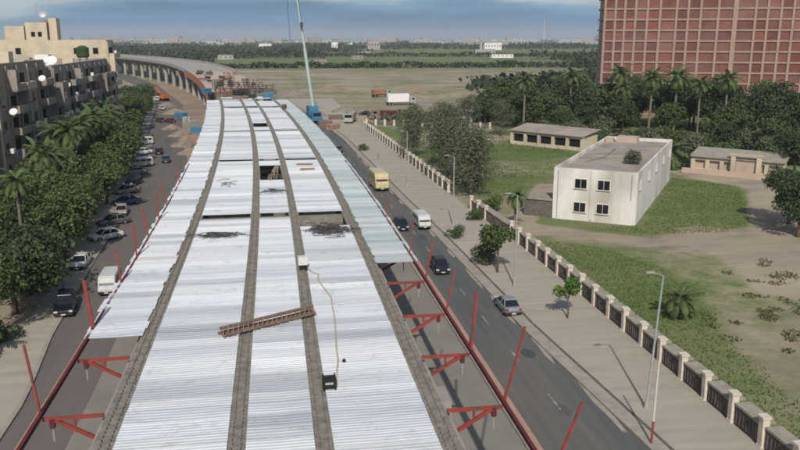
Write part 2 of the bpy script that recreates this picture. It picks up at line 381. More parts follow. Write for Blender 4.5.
strip('median_kerb', lambda y: 13.3+off(y), lambda y: 14.1+off(y), -30, 300, .16, M['kerb'], thick=.3)
strip('pavement', lambda y: lk(y)-(6.0 if y < 58 else 2.6), lambda y: lk(y)-.3, -30, 300, .13, M['pave'], thick=.3)
strip('kerb', lambda y: lk(y)-.3, lk, -30, 300, .14, M['kerb'], thick=.3)
# worn lane dashes on the right road
mb = MB()
for k in range(40):
    y = 6+k*7.5; x = (14.1+off(y)+rk(y))/2
    mb.box((x, y, .0205), (.12, 2.2, .003), math.atan(.00055*max(0, y-50)))
tag(mb.build('lane_markings', M['paint']), kind='structure')

r = random.Random(17)
for k in range(12):
    y = 30+k*11+r.uniform(-3, 3); x = (15.2+off(y)+r.random()*3.2); w, l = r.uniform(.3, .7), r.uniform(.6, 2.4); mb = MB()
    n = 9; mb.add([(x+w*math.cos(2*math.pi*j/n)*r.uniform(.7, 1), y+l*math.sin(2*math.pi*j/n)*r.uniform(.7, 1), .0185+.0003*k) for j in range(n)], [tuple(range(n))])
    tag(mb.build('road_patch', M[('asphalt_dusty', 'asphalt_dusty', 'steelpatch')[k % 3]]), kind='structure')
for k in range(14):
    y = 34+k*9; x = rk(y)-.12; l = r.uniform(2, 5); mb = MB(); n = 12
    mb.add([(x+.3*math.cos(2*math.pi*j/n)*r.uniform(.3, 1), y+l*math.sin(2*math.pi*j/n)*r.uniform(.7, 1), .0235) for j in range(n)], [tuple(range(n))])
    tag(mb.build('drifted_sand', M['kerb']), kind='structure')
# ------------------------------------------------------------------ the viaduct under construction
BR = thing('elevated_bridge', 'long concrete viaduct under construction with corrugated metal decking between its girders, curving left', 'bridge')
ZD = 7.2
GXS = [-6.95, -1.93, 1.42, 6.2]
def sweep(mb, sec, y0, y1, step=4, x0=0, mi=0):
    ys = list(np.arange(y0, y1, step))+[y1]
    mb.loft([[(x0+off(y)+px*1.0, y, pz) for px, pz in sec] for y in ys], mi)
isec = [(-.3, 5.3), (.3, 5.3), (.3, 5.6), (.1, 5.8), (.1, 6.8), (.46, 7.0), (.46, 7.2), (-.46, 7.2), (-.46, 7.0), (-.1, 6.8), (-.1, 5.8), (-.3, 5.6)]
SP = [-31, 2, 35, 68, 101, 134, 167, 200, 233]
for gi, x in enumerate(GXS):
    for a, b_ in zip(SP, SP[1:]):
        mb = MB(); sweep(mb, isec, a+.06, b_-.06, 3, x); mb.build('girder', M['conc'], BR)
    # stirrups sticking out of the top flange
    mb = MB(); y = 8.0
    while y < 150:
        for s_ in (-.17, .17):
            xx = x+off(y)+s_+random.uniform(-.02, .02)
            mb.box((xx, y, 7.27), (.018, .12, .14), 0)
        y += .35 if y < 70 else .8
    mb.build('stirrup_bars', M['rust'], BR)['kind'] = 'stuff'
# piers with crossheads
def pier(y, h=5.0, two=True):
    cols = []; th = heading(y)
    for s_ in ((-4.2, 4.2) if y < 240 else (-8.2, 0, 8.2)):
        n = 16; r = .85
        cx, cy = off(y)+s_*math.cos(th), y+s_*math.sin(th)
        mb = MB(); mb.tube([(cx, cy, 0), (cx, cy, h-1.2)], r, n); cols.append(mb)
    mb = MB(); secs = []
    for u, d in ((-8.0, .7), (-5.5, 1.3), (5.5, 1.3), (8.0, .7)):
        cx, cy = off(y)+u*math.cos(th), y+u*math.sin(th); nx, ny = -math.sin(th)*.9, math.cos(th)*.9
        secs.append([(cx-nx, cy-ny, h-d), (cx+nx, cy+ny, h-d), (cx+nx, cy+ny, h+.28), (cx-nx, cy-ny, h+.28)])
    mb.loft(secs); p = mb.build('pier_crosshead', M['slab'], BR)
    for c_ in cols: c_.build('column', M['slab'], p)
for y in SP[1:]: pier(y)
y = 260
while y < 900: pier(y, 5.5+rise(y)); y += 22
# diaphragm strips between girders at the piers
for y in SP[2:]:
    if y == 35: continue
    mb = MB()
    for a, b_ in zip(GXS, GXS[1:]): mb.box(((a+b_)/2+off(y), y, 6.6), (b_-a-.95, 1.0, 1.0), heading(y))
    mb.build('diaphragm', M['conc'], BR)

# corrugated sheets -------------------------------------------------
def decking(name, xa, xb, y0, y1, m, z=7.235, holes=(), sheetw=1.05, jag=0.0, skip=()):
    """trapezoid corrugation running across the bay; every sheet has its own tone, tilt and overlap"""
    per = .23; prof = [(0, 0), (.08, 0), (.115, .026), (.19, .026)]
    mb = MB(); y = y0; rnd = random.Random(int(xa*100)+int(y0))
    while y < y1:
        w = min(sheetw*rnd.choice((1, 1, 1, 1.0)), y1-y)
        tn = rnd.random() if rnd.random() < .5 else rnd.uniform(.5, .75)
        dz = rnd.uniform(0, .03); til = rnd.uniform(-.012, .02)
        bend = rnd.uniform(-.02, .012); ja = rnd.uniform(-jag, jag); jb = rnd.uniform(-jag, jag)
        if any(a <= y+w/2 <= b_ for a, b_ in skip):
            if mb.v: mb.build('decking_sheets', m, BR); mb = MB()
            y += w; continue
        row = []; yy = y
        while yy < y+w+.03:
            for dy, dzz in prof:
                q = min(yy+dy, y+w+.04); row.append((q, z+dz+dzz+(q-y)*til*2))
            yy += per
        vs = []
        for q, zz in row:
            o_ = off(q); vs += [(xa+o_+ja, q, zz), ((xa+xb)/2+o_, q, zz-.012+bend), (xb+o_+jb, q, zz)]
        fs = []
        for i in range(len(row)-1):
            if row[i+1][0]-row[i][0] < 1e-5: continue
            for k in range(2): fs.append((3*i+k, 3*i+k+1, 3*i+k+4, 3*i+k+3))
        mb.add(vs, fs, 0, tn); y += w
    return mb.build('decking_sheets', m, BR)
spans = [(6, 35), (35, 67.2), (69.2, 100.2), (101.8, 133.2), (134.8, 166.4), (167.6, 199), (201, 214)]
for bi, (a, b_) in enumerate(zip(GXS, GXS[1:])):
    for si, (y0, y1) in enumerate(spans):
        sk = ()
        if bi == 1 and si == 2: sk = ((85.5, 96.0),)
        if bi == 1 and si == 4: sk = ((140, 146),)
        if bi == 0 and si == 2: sk = ((74.0, 74.9), (96.0, 97.0))
        if bi == 2 and si == 2: sk = ()
        if bi == 2 and si == 1: sk = ((63.6, 67.6),)
        if si == 5: sk = ((180, 183.5),)
        if si == 6 and bi == 0: sk = ((204, 208),)
        if si == 6 and bi == 2: sk = ((201, 206),)
        decking('d', a+.36, b_-.36, y0, y1, M['sheet'], skip=sk)
for y0, y1 in ((40.2, 68), (68, 101), (101, 134), (134, 167), (167, 203)):
    decking('d', -10.35, -7.3, y0, y1, M['sheet'], z=7.26, jag=.10)
for y0, y1 in ((51.8, 68), (68, 101), (101, 134), (134, 167), (167, 203)):
    decking('d', 6.6, 9.55, y0, y1, M['sheetg'], z=7.26, jag=.08)
# finished deck slab of the curving far part
mb = MB(); sec = [(-10.2, 6.9), (-7.0, 6.3), (-6.5, 5.7), (6.5, 5.7), (7.0, 6.3), (10.2, 6.9), (10.2, 7.25), (-10.2, 7.25)]
ys = list(range(340, 980, 8))
def ring(y, sec):
    th = heading(y); return [(off(y)+px*math.cos(th), y+px*math.sin(th), pz+rise(y)) for px, pz in sec]
mb.loft([ring(y, sec) for y in ys]); mb.build('deck_slab', M['slab'], BR)
for s_ in (-1, 1):
    mb = MB(); mb.loft([ring(y, [(s_*10.0-.16, 7.25), (s_*10.0+.16, 7.25), (s_*10.0+.1, 8.25), (s_*10.0-.1, 8.25)]) for y in ys]); mb.build('parapet', M['slab'], BR)
mb = MB()
for s_ in (-7, -2.3, 2.3, 7):
    mb.loft([ring(y, [(s_-.35, 5.3), (s_+.35, 5.3), (s_+.35, 6.6), (s_-.35, 6.6)]) for y in list(range(233, 344, 4))])
mb.build('girder', M['conc'], BR)
# timber soffit and red edge formwork of the part still being cast
mb = MB(); mb.loft([ring(y, [(-9.6, 6.65), (9.6, 6.65), (9.6, 6.85), (-9.6, 6.85)]) for y in range(244, 340, 4)]); mb.build('soffit_formwork', M['pinkc'], BR)
for s_ in (-1,):
    mb = MB()
    for y in range(222, 342, 4):
        mb.loft([ring(q, [(s_*10.1-.15, 5.6), (s_*10.1+.15, 5.6), (s_*10.1+.25, 8.0), (s_*10.1+.05, 8.0)]) for q in (y, y+3.7)])
    mb.build('edge_formwork', M['archo'], BR)
# pale ledge along the outside of both outer girders
for x0_ in (GXS[0]-.62, GXS[-1]+.62):
    mb = MB(); sweep(mb, [(-.2, 6.5), (.2, 6.5), (.2, 6.62), (-.2, 6.62)], -6, 200, 4, x0_); mb.build('ledge', M['kerb'], BR)

# red cantilever brackets, edge rails and guard posts ---------------------
def edge(side, xr, xg, label, ys, posts, cover):
    t = thing('edge_rail', label, 'railing', (0, 0, 0), 0, 'red edge rails of the viaduct')
    for k in range(len(ys)):
        y = ys[k]; th = heading(y); o_ = off(y); x0, x1 = xr+o_, xg+o_
        mb = MB(); mb.beam((x0-side*.05, y, 6.98), (x1+side*.6, y, 7.0), .14, .14)
        mb.beam((x0-side*.5, y, 6.93), (x1+side*.62, y, 5.75), .15, .15)
        mb.beam((x0-side*1.3, y, 6.95), (x0-side*1.3, y, 6.62), .1, .1)
        mb.build('bracket', M['red'], t)
        mb = MB(); mb.box((x0-side*.42, y, 6.8), (.2, .2, .42)); mb.build('clamp', M['darkred'], t)
        mb = MB(); mb.tube([(x0-side*.42, y, 6.6), (x0-side*.42, y, 5.95)], .035, 6); mb.build('screw_jack', M['pale'], t)
    for (y, h, ln, fw, w) in posts:
        o_ = off(y); mb = MB(); mb.beam((xr+o_, y, 7.05), (xr+o_+side*ln, y+fw, 7.05+h), w*.58, w*.58)
        mb.build('post', M['red'], t)
    y0, y1 = -6, cover
    mb = MB(); mb.loft([[(xr+off(y)+dx, y, z) for dx, z in ((-.07, 7.1), (.07, 7.1), (.07, 7.32), (-.07, 7.32))] for y in np.arange(y0, y1+.1, 3)])
    mb.build('rail_beam', M['darkred'], t)
    mb = MB(); w0, w1 = (.09, .36) if side > 0 else (-.2, -.085)
    mb.loft([[(xr+off(y)+dx, y, z) for dx, z in ((w0, 7.12), (w1, 7.12), (w1, 7.22), (w0, 7.22))] for y in np.arange(y0, y1+.1, 3)])
    mb.build('edge_plank', M['wood'], t)
    return t
yb = [11.9, 17.9, 23.9, 29.9, 35.7, 41.6, 47.9]
edge(1, 9.3, 6.2, 'red steel edge rail with brackets and posts along the right side of the deck', yb+[54+6*k for k in range(14)],
     [(18.0, 4.3, 2.0, -.3, .16), (15.4, 3.8, 2.3, 0, .16), (24, 2.9, 1.1, .1, .15), (29.9, 3.5, .9, .2, .15), (35.7, 3.2, .25, .0, .2), (41.6, 2.6, .5, .0, .13), (47.9, 2.7, .5, 0, .16), (54, 2.6, .3, 0, .12), (66, 2.2, .4, 0, .1)], 101)
edge(-1, -10.1, -7.0, 'red steel edge rail with brackets and posts along the left side of the deck', [19.5, 25.7, 31.8, 37.95]+[44+6*k for k in range(16)],
     [(31.8, 3.3, .35, 0, .15), (41.8, 2.9, .25, 0, .3), (25.7, 3, .4, 0, .14), (50, 2.4, .2, 0, .16), (56, 2.8, .1, 0, .2), (62, 2.6, .4, 0, .2), (68, 2.8, .1, 0, .18), (74, 2.4, .4, 0, .16), (86, 2.3, .3, 0, .14)], 101)
# brace of the near leaning post
mb = MB(); mb.beam((11.25, 17.7, 11.2), (12.3, 16.2, 9.9), .12, .12); mb.build('brace', M['red'], bpy.data.objects['edge_rail'])

# ------------------------------------------------------------------ loose things on the deck
t = thing('steel_truss', 'long rusty lattice truss lying slantwise across the two middle girders', 'truss', (-.75, 40.75, 7.36), math.atan2(2.75, 4.95))
def chord(z, yy): 
    mb = MB(); mb.beam((-2.85, yy, z), (2.85, yy, z), .09, .09); return mb
for yy, z in ((-.27, .05), (.27, .05), (.0, .42)): chord(z, yy).build('chord', M['rust'], t)
mb = MB()
for k in range(20):
    x = -2.8+k*.29
    mb.beam((x, -.27, .05), (x+.15, 0, .42), .05, .05); mb.beam((x+.15, 0, .42), (x+.29, .27, .05), .05, .05); mb.beam((x, -.27, .05), (x+.29, .27, .05), .05, .05)
    mb.beam((x, -.27, .05), (x, -.42, .03), .06, .05)
mb.build('lattice_bars', M['rust'], t)
mb = MB(); mb.box((0, 0, .02), (5.5, .5, .05)); mb.box((0, .1, .3), (5.6, .22, .05)); mb.build('timber_board', M['rust'], t)
t = thing('white_box', 'white box with a dark base standing on the right middle girder', 'box', (1.5, 51.3, 7.22))
mb = MB(); mb.box((0, 0, .62), (.62, .5, .55), .1); mb.build('housing', M['whitep'], t)
mb = MB(); mb.box((0, 0, .2), (.5, .42, .38), .1); mb.box((.2, -.3, .1), (.2, .2, .15)); mb.build('base', M['blackp'], t)
t = thing('generator', 'black welding set with ribbed case beside the right middle girder', 'generator', (1.95, 32.3, 7.3))
mb = MB()
mb.box((0, 0, .3), (.62, .5, .42)); mb.box((-.26, 0, .3), (.06, .6, .56)); mb.box((.26, 0, .3), (.06, .6, .56)); mb.build('case', M['blackp'], t)
mb = MB(); mb.tube([(-.2, -.2, .6), (-.2, -.2, .68), (.2, -.2, .68), (.2, -.2, .6)], .025, 6); mb.build('handle', M['steel'], t)
mb = MB(); mb.box((0, -.275, .32), (.36, .03, .1)); mb.build('control_strip', M['pale'], t)
pts = [(1.83, 50.91), (2.1, 50.2), (2.45, 49.6), (2.35, 48.4), (2.68, 46.4), (2.95, 44.8), (2.9, 43), (2.88, 41), (2.75, 38.8), (2.62, 36.7), (2.6, 35.3), (2.45, 34.2), (2.3, 32.7)]
mb = MB(); mb.tube([(x, y, 7.31) for x, y in pts], .035, 6)
tag(mb.build('hose', M['hose'], None, True), 'thin tan hose winding from the white box to the black welding set', 'hose')
mb = MB(); mb.tube([(2.87, 35.15, 7.28), (2.87, 35.15, 7.4)], [.1, .07], 8)
tag(mb.build('cap', M['blackp']), 'small dark cap lying alone on the sheets right of the hose', 'cap')
def rods(loc, sx, sy, n, seed, label, name='rebar_pile', m='steel', L0=2.2):
    r = random.Random(seed); mb = MB()
    for k in range(n):
        x, y = r.gauss(0, sx), r.gauss(0, sy); a_ = r.gauss(0, .5); l = r.uniform(.4, L0); z = .06+r.random()*.12
        mb.tube([(x-math.cos(a_)*l/2, y-math.sin(a_)*l/2, z), (x, y, z+r.uniform(0, .1)), (x+math.cos(a_)*l/2, y+math.sin(a_)*l/2, z)], .028, 4)
    o = mb.build(name, M[m]); o.location = loc; return tag(o, label, 'rod pile', 'scattered rod piles on the deck')
rods((-4.9, 61.1, 7.28), .75, .35, 50, 1, 'sparse heap of dark rods on the left bay of sheets')
rods((4.1, 61.6, 7.28), .7, .9, 110, 2, 'dense heap of dark rods on the right bay of sheets')
rods((-.4, 79, 7.28), .4, .4, 14, 5, 'few thin rods on the middle bay before the open gap')
rods((-5.2, 84, 7.28), .4, 1.2, 8, 6, 'few rods on the far left bay')
def stack(loc, rz, L_, W_, H_, m, label, name='timber_stack', n=4, cat='stack', grp='stacks of material on the viaduct'):
    mb = MB()
    r = random.Random(int(loc[0]*31+loc[1]*7))
    for k in range(n):
        for j in range(3): mb.box((r.uniform(-.1, .1), (j-1)*W_/3+r.uniform(-.03, .03), (k+.5)*H_/n), (L_*r.uniform(.8, 1), W_/3.3, H_/n*.85), r.uniform(-.05, .05), 0, r.random())
    o = mb.build(name, M[m]); o.location = loc; o.rotation_euler = (0, 0, rz); return tag(o, label, cat, grp)
stack((-.75, 87.4, 6.2), 1.5, 3.2, .5, 1.3, 'rust', 'brown timbers standing in the open gap between the middle girders')
stack((-.1, 92.5, 6.3), 1.5, 4.0, .6, 1.3, 'rubble', 'pale timbers lying at the back of the open gap')
stack((.35, 87.5, 6.3), 1.6, 3.4, .35, 1.1, 'steel', 'dark props lying on the right side of the open gap')
stack((3.6, 92.5, 7.3), .1, 1.8, .5, .12, 'wood', 'flat pale boards on the right bay beyond the rods')
stack((3.4, 96.2, 7.3), -.1, 2.0, .5, .12, 'wood', 'two flat boards near the transverse seam on the right bay')
stack((2.1, 176, 7.3), 1.4, 3, .8, .9, 'rust', 'brown stack beside the right middle girder far down the deck')
k = 0
for x, y, a_, l, w, h, m, lb in ((-6, 206, .1, 4, 1.5, .8, 'rubble', 'low grey stack at the left end of the sheeted deck'), (-3, 209, .4, 3, 1.2, 1.1, 'steel', 'dark stack at the end of the sheets'),
    (1.5, 210, 0, 3, 1.4, 1.4, 'craneb', 'blue stack at the right end of the sheeted deck'), (-9, 214, .8, 3, 1.5, 1.5, 'rust', 'rust brown stack at the left deck end'),
    (-5, 221, .3, 5, 1.6, 1.6, 'steel', 'tall dark stack beyond the sheets'), (-1, 226, .6, 4, 1.6, 1.8, 'rubble', 'tall grey stack beyond the sheets'), (3, 223, .2, 4, 1.4, 1.4, 'rust', 'wide rust stack beyond the sheets'),
    (-8, 233, .2, 6, 2, 1.6, 'wood', 'pinkish timber stack near the finished slab'), (-2, 238, .1, 6, 2, 1.4, 'wood', 'long pinkish timber stack near the finished slab'), (-14, 228, .9, 3, 1.5, 1.5, 'craneb', 'blue stack left of the unfinished end')):
    stack((x+off(y)+4, y, 7.25), a_, l, w, h, m, lb)
# scaffolding frames at the unfinished end
t = thing('scaffold', 'second grey tube scaffold frame counted along the unfinished deck', 'scaffold', (off(226)+.5, 226, 7.2))
for k in range(9):
    mb = MB(); x = -8+k*2
    for yy in (-1, 1): mb.tube([(x, yy, 0), (x, yy, 2.2+.4*(k % 3))], .07, 5)
    mb.tube([(x, -1, 1.6), (x, 1, 1.6)], .05, 5); mb.build('upright', M['steel'], t)
mb = MB(); mb.tube([(-8, -1, 1.6), (8, -1, 1.6)], .06, 5); mb.tube([(-8, 1, 2.2), (8, 1, 2.2)], .06, 5); mb.tube([(-8, -1, 0), (8, 1, 2.4)], .05, 5); mb.build('ledger', M['steel'], t)
r = random.Random(91)
for k in range(46):
    y = r.uniform(212, 336); x = off(y)+r.uniform(-8.5, 8.5)
    stack((x, y, 7.2+rise(y)), r.uniform(0, 3), r.uniform(1.2, 3.5), r.uniform(.5, 1.4), r.uniform(.5, 1.5), r.choice(('rust', 'steel', 'rubble', 'wood', 'steel', 'conc')), 'small pile of building material in the clutter beyond the sheeted deck', 'material_pile', 3, 'stack', 'clutter beyond the sheeted deck')
for yy, lb in ((218, 'first'), (238, 'third'), (250, 'fourth')):
    t = thing('scaffold', f'{lb} grey tube scaffold frame counted along the unfinished deck', 'scaffold', (off(yy), yy, 7.2))
    for k in range(8):
        mb = MB(); x = -7+k*2+r.uniform(-.5, .5); h_ = r.uniform(1.4, 3.4)
        for y2 in (-1, 1): mb.tube([(x, y2, 0), (x+r.uniform(-.2, .2), y2, h_)], .08, 5)
        mb.tube([(x, -1, h_*.7), (x, 1, h_*.7)], .06, 5); mb.build('upright', M['steel'], t)
    mb = MB(); mb.tube([(-7, -1, 1.2), (7, -1, 1.5)], .07, 5); mb.tube([(-7, 1, 2.0), (7, 1, 1.8)], .07, 5); mb.build('ledger', M['steel'], t)
# ------------------------------------------------------------------ mobile crane
t = thing('mobile_crane', 'blue mobile crane with a tall pale boom standing right of the viaduct', 'crane', (10.4, 214, 0), .15)
mb = MB(); mb.box((0, 0, 1.5), (2.7, 9, .9)); mb.box((0, -3.6, 2.5), (2.5, 2.0, 1.8)); mb.build('chassis', M['craneb'], t)
mb = MB(); mb.box((0, 1.4, 3.3), (2.6, 4.2, 2.4)); mb.box((-.9, -.9, 3.2), (1.0, 1.6, 2.0)); mb.build('superstructure', M['craneb'], t)
mb = MB(); mb.box((0, -4.62, 2.7), (2.1, .06, .9)); mb.build('windscreen', M['glass'], t)
for s_ in (-1.2, 1.2):
    for yy in (-3.4, -1.8, 1.6, 3.2):
        mb = MB(); mb.disc((s_, yy, .6), .6, (1, 0, 0), 12, .45); mb.build('wheel', M['tyre'], t)
    for yy in (-2.6, 4.2):
        mb = MB(); mb.box((s_*1.9, yy, .9), (2.2, .3, .3)); mb.box((s_*2.7, yy, .45), (.35, .35, .8)); mb.build('outrigger', M['craneb'], t)
base = Vector((.3, 1.6, 4.3)); tip = Vector((-6.2, 4, 60))
def bm(a_, b_, w): mb = MB(); mb.beam(base.lerp(tip, a_), base.lerp(tip, b_), w, w); return mb
bm(0, .28, .7).build('boom_section', M['crane'], t); bm(.28, .55, .5).build('boom_section', M['crane'], t); bm(.55, 1, .34).build('boom_section', M['pale'], t)
hk = base.lerp(tip, .42)+Vector((.1, -1.2, -.2))
mb = MB(); mb.tube([tip, Vector((hk.x, hk.y, 26.6))], .07, 5); mb.tube([tip+Vector((-.6, 0, 0)), Vector((hk.x-3.2, hk.y, 22))], .06, 5); mb.build('cable', M['steel'], t)
mb = MB(); mb.box((hk.x, hk.y, 26.0), (.7, .5, 1.2)); mb.tube([(hk.x, hk.y, 25.5), (hk.x+.2, hk.y, 25.1), (hk.x, hk.y, 24.8), (hk.x-.2, hk.y, 25)], .1, 6); mb.build('hook_block', M['steel'], t)

# ------------------------------------------------------------------ fence on the right
FT = thing('boundary_fence', 'low boundary wall with whitish pillars and dark panels beside the right pavement', 'fence')
path = []; y = 24.0
def fpos(s_): return (rf(s_)+.12, s_)
ys = [24+3.02*k for k in range(26)]+[112+3.3*k for k in range(27)]
for i, y in enumerate(ys):
    x = rf(y)+.1
    if not 87 < y < 92:
        mb = MB(); mb.box((0, 0, .95), (.42, .42, 1.9)); mb.box((0, 0, 1.96), (.56, .56, .14)); mb.box((0, 0, .16), (.5, .5, .14)); pp = mb.build('pillar', M['pillar'], FT); pp.location = (x+random.uniform(-.04, .04), y, random.uniform(-.1, .03)); pp.rotation_euler = (random.uniform(-.02, .02), random.uniform(-.025, .025), random.uniform(-.06, .06))
    if i+1 < len(ys) and ys[i+1]-y < 3.6:
        y2 = ys[i+1]; x2 = rf(y2)+.1
        mb = MB(); a_, b_ = (x+.03, y+.22, 0), (x2+.03, y2-.22, 0)
        mb.beam((a_[0], a_[1], .72), (b_[0], b_[1], .72), .16, 1.2)
        for q in np.linspace(.1, .9, 7):
            p = Vector((a_[0], a_[1], 0)).lerp(Vector((b_[0], b_[1], 0)), q); mb.box((p.x-.1, p.y, .75), (.06, .07, .9))
        mb.build('panel', M['panel'], FT)
        mb = MB(); mb.beam((a_[0]+.35, a_[1], 1.4), (b_[0]+.35, b_[1], 1.4), 1.0, .14); mb.build('coping', M['coping'], FT)
FT2 = thing('far_fence', 'row of small white posts closing the far side of the green plot', 'fence')
for k in range(14):
    q = k/13; x, y = 24+q*30, 207-q*14
    mb = MB(); mb.box((x, y, .8), (.5, .5, 1.6)); mb.build('pillar', M['pillar'], FT2)
mb = MB(); mb.beam((24, 207.2, .4), (54, 193.2, .4), .2, .8); mb.build('panel', M['panel'], FT2)

# ------------------------------------------------------------------ lamps and poles on the right pavement
def lamp_kind():
    t = thing('street_lamp', 'x', 'street lamp')
    mb = MB(); mb.tube([(0, 0, 0), (0, 0, .5)], .14, 8); mb.tube([(0, 0, .5), (0, 0, 8.6)], [.085, .05], 8); mb.build('pole', M['pale'], t)
    mb = MB(); mb.tube([(0, 0, 8.55), (-.35, -.1, 8.75), (-.8, -.2, 8.8)], .028, 6); mb.build('arm', M['pale'], t)
    mb = MB(); mb.loft([[(-.7, -.28, 8.8), (-.7, -.1, 8.8), (-.7, -.1, 8.92), (-.7, -.28, 8.92)], [(-1.25, -.33, 8.82), (-1.25, -.15, 8.82), (-1.25, -.15, 8.88), (-1.25, -.33, 8.88)]]); mb.build('lamp_head', M['pale'], t)
    return Kind(t)
LKd = lamp_kind()
for (x, y, lb, tl) in ((22.1, 41.5, 'nearest pale street lamp on the right pavement, leaning slightly', .05), (21.3, 66.3, 'pale street lamp beside the broad young tree on the pavement', 0), (20.9, 90, 'pale street lamp behind the parked white van by the olive trees', 0), (19.6, 116, 'pale street lamp beside the yellow minibus', 0), (18.5, 143, 'pale street lamp farthest up the right pavement', 0)):
    o = LKd.put((x, y, .14), 0, lb, 'street lamps of the right pavement'); o.rotation_euler = (0, tl, 0)
t = thing('marker_pole', 'slender leaning cream pole with a red foot at the right kerb', 'pole', (20.4, 37.4, .1)); t.rotation_euler = (-.03, .03, 0)
mb = MB(); mb.tube([(0, 0, 0), (0, 0, 1.4)], .07, 8); mb.build('foot', M['red'], t)
mb = MB(); mb.tube([(0, 0, 1.4), (0, 0, 5.0)], [.07, .05], 8); mb.build('shaft', M['pillar'], t)

# ------------------------------------------------------------------ white building
c, s_ = 43.27-34.69, 87.6-93.41; wl = math.hypot(c, s_)
t = thing('white_building', 'white two storey block with four dark windows in its end and a dusty flat roof', 'building', (34.69, 93.41, 0), math.atan2(s_, c))
WB = t; wd, ln, ht = wl, 35.5, 6.6
mb = MB()      # walls as one shell with a parapet
def ringbox(x0, y0, x1, y1, z): return [(x0, y0, z), (x1, y0, z), (x1, y1, z), (x0, y1, z)]
mb.loft([ringbox(0, 0, wd, ln, 0), ringbox(0, 0, wd, ln, ht), ringbox(.25, .25, wd-.25, ln-.25, ht), ringbox(.25, .25, wd-.25, ln-.25, ht-.55)], caps=False)
mb.build('wall', M['white'], t)
mb = MB(); mb.box((wd/2, ln/2, ht-.6), (wd-.5, ln-.5, .2)); rf_ = mb.build('roof', M['roofd'], t)
mb = MB(); mb.box((wd*.35, ln-1.8, ht-.1), (3.2, 2.6, .9)); mb.box((wd*.1, ln-3, ht-.2), (1.2, 1.5, .6)); mb.build('roof_hatch', M['pinkc'], rf_)
mb = MB(); mb.box((wd*.5, ln*.45, ht-.45), (wd-.6, .3, .1)); mb.box((wd*.5, ln*.72, ht-.45), (wd-.6, .3, .1)); mb.build('roof_rib', M['roofd'], rf_)
def window(par, x, z, w, h, y=0, rz=0, mf='white', mp_='glass'):
    mb = MB()
    for q in (-1, 1): mb.box((q*(w/2+.04), 0, 0), (.08, .14, h+.16))
    mb.box((0, 0, h/2+.05), (w, .14, .09)); mb.box((0, -.05, -h/2-.06), (w+.3, .26, .1)); mb.box((0, -.01, 0), (.05, .06, h))
    f_ = mb.build('window', M[mf], par); f_.location = (x, y, z); f_.rotation_euler = (0, 0, rz)
    mb = MB(); mb.box((0, -.012, 0), (w, .03, h)); p_ = mb.build('pane', M[mp_], f_)
mb = MB(); mb.tube([(.6, -.08, .2), (.6, -.08, 6.3)], .05, 6); mb.tube([(wd-.7, -.08, 3.2), (wd-.7, -.08, 6.3)], .05, 6); mb.build('drain_pipe', M['pale'], t)
mb = MB(); mb.tube([(2, 9, ht-.5), (3.6, 15, ht-.45), (3.4, 24, ht-.45)], .06, 5); mb.build('roof_pipe', M['rust'], rf_)
for x in (3.45, 6.3):
    for z in (1.75, 4.75): window(t, x, z, 1.45, 1.15)
mb = MB(); mb.box((4.85, -.06, 3.3), (.35, .12, 6.2)); mb.build('pilaster', M['white'], t)
for k in range(9):
    yy = 2.2+k*3.8
    if k % 2 == 0: window(t, wd, 4.75, 1.2, .9, yy, math.pi/2, 'white', 'pillar')
mb = MB(); mb.box((-1.9, 2.4, 1.1), (3.8, 4.2, 2.2)); an = mb.build('lean_to', M['panel'], t)
mb = MB(); mb.box((-1.95, 2.4, 2.28), (4.1, 4.5, .14)); mb.build('lean_to_roof', M['coping'], an)

# ------------------------------------------------------------------ low ruined buildings
def arcade(a_, b_, n, h, dep, label, m, roofm, name, bay='void'):
    a_, b_ = Vector(a_), Vector(b_); L_ = (b_-a_).length; rz = math.atan2((b_-a_).y, (b_-a_).x)
    t = thing(name, label, 'building', (a_.x, a_.y, 0), rz)
    mb = MB(); mb.box((L_/2, dep/2+.6, h/2-.05), (L_, dep-1.2, h-.1)); mb.build('wall', M[m], t)
    mb = MB(); mb.box((L_/2, .62-.03, h*.42), (L_-.6, .06, h*.72)); mb.build('bay_panels', M[bay], t)
    for k in range(n+1):
        mb = MB(); x = k*L_/n; mb.box((x, .25, h/2), (.65, .5, h)); mb.build('pier', M[m], t)
    mb = MB(); mb.box((L_/2, .2, h-.25), (L_+.4, .35, .5)); mb.box((L_/2, .3, .35), (L_, .3, .7)); mb.build('band', M[m], t)
    mb = MB(); mb.add([(-.5, -.4, h+.05), (L_+.5, -.4, h+.0), (L_+.5, dep+.3, h+.9), (-.5, dep+.3, h+1.0), (-.5, -.4, h+.2), (L_+.5, -.4, h+.15), (L_+.5, dep+.3, h+1.05), (-.5, dep+.3, h+1.15)],
      [(3, 2, 1, 0), (4, 5, 6, 7), (0, 1, 5, 4), (1, 2, 6, 5), (2, 3, 7, 6), (3, 0, 4, 7)]); mb.build('roof', M[roofm], t)
    return t
arcade((50.8, 164.0), (61.5, 150.6), 5, 2.9, 6.5, 'long low cream ruin with five dark bays behind the white block', 'cream', 'roofd', 'ruined_shed')
t = arcade((71.2, 124.2), (81.5, 114.6), 6, 2.6, 5, 'low pale ruin with a taller gateway on the right beyond the lawn', 'cream', 'coping', 'ruined_house', 'pinkc')
for x in (6.6, 10.6):
    mb = MB(); mb.box((x, -.35, 1.7), (.75, .7, 3.4)); mb.build('gate_pier', M['cream'], t)
mb = MB(); mb.box((8.6, -.35, 3.55), (5.2, .9, .35)); mb.build('lintel', M['pinkc'], t)
mb = MB(); mb.box((8.6, -.1, 1.4), (3.2, .1, 2.4)); mb.build('gate_leaf', M['pinkc'], t)
t = thing('low_wall', 'low broken reddish wall before the pale ruin', 'wall', (0, 0, 0))
mb = MB(); mb.beam((68.6, 123.0, .5), (80, 112.6, .45), .4, .9); mb.beam((80.2, 112.4, .4), (88, 106, .4), .4, .7); mb.build('wall', M['pinkc'], t)

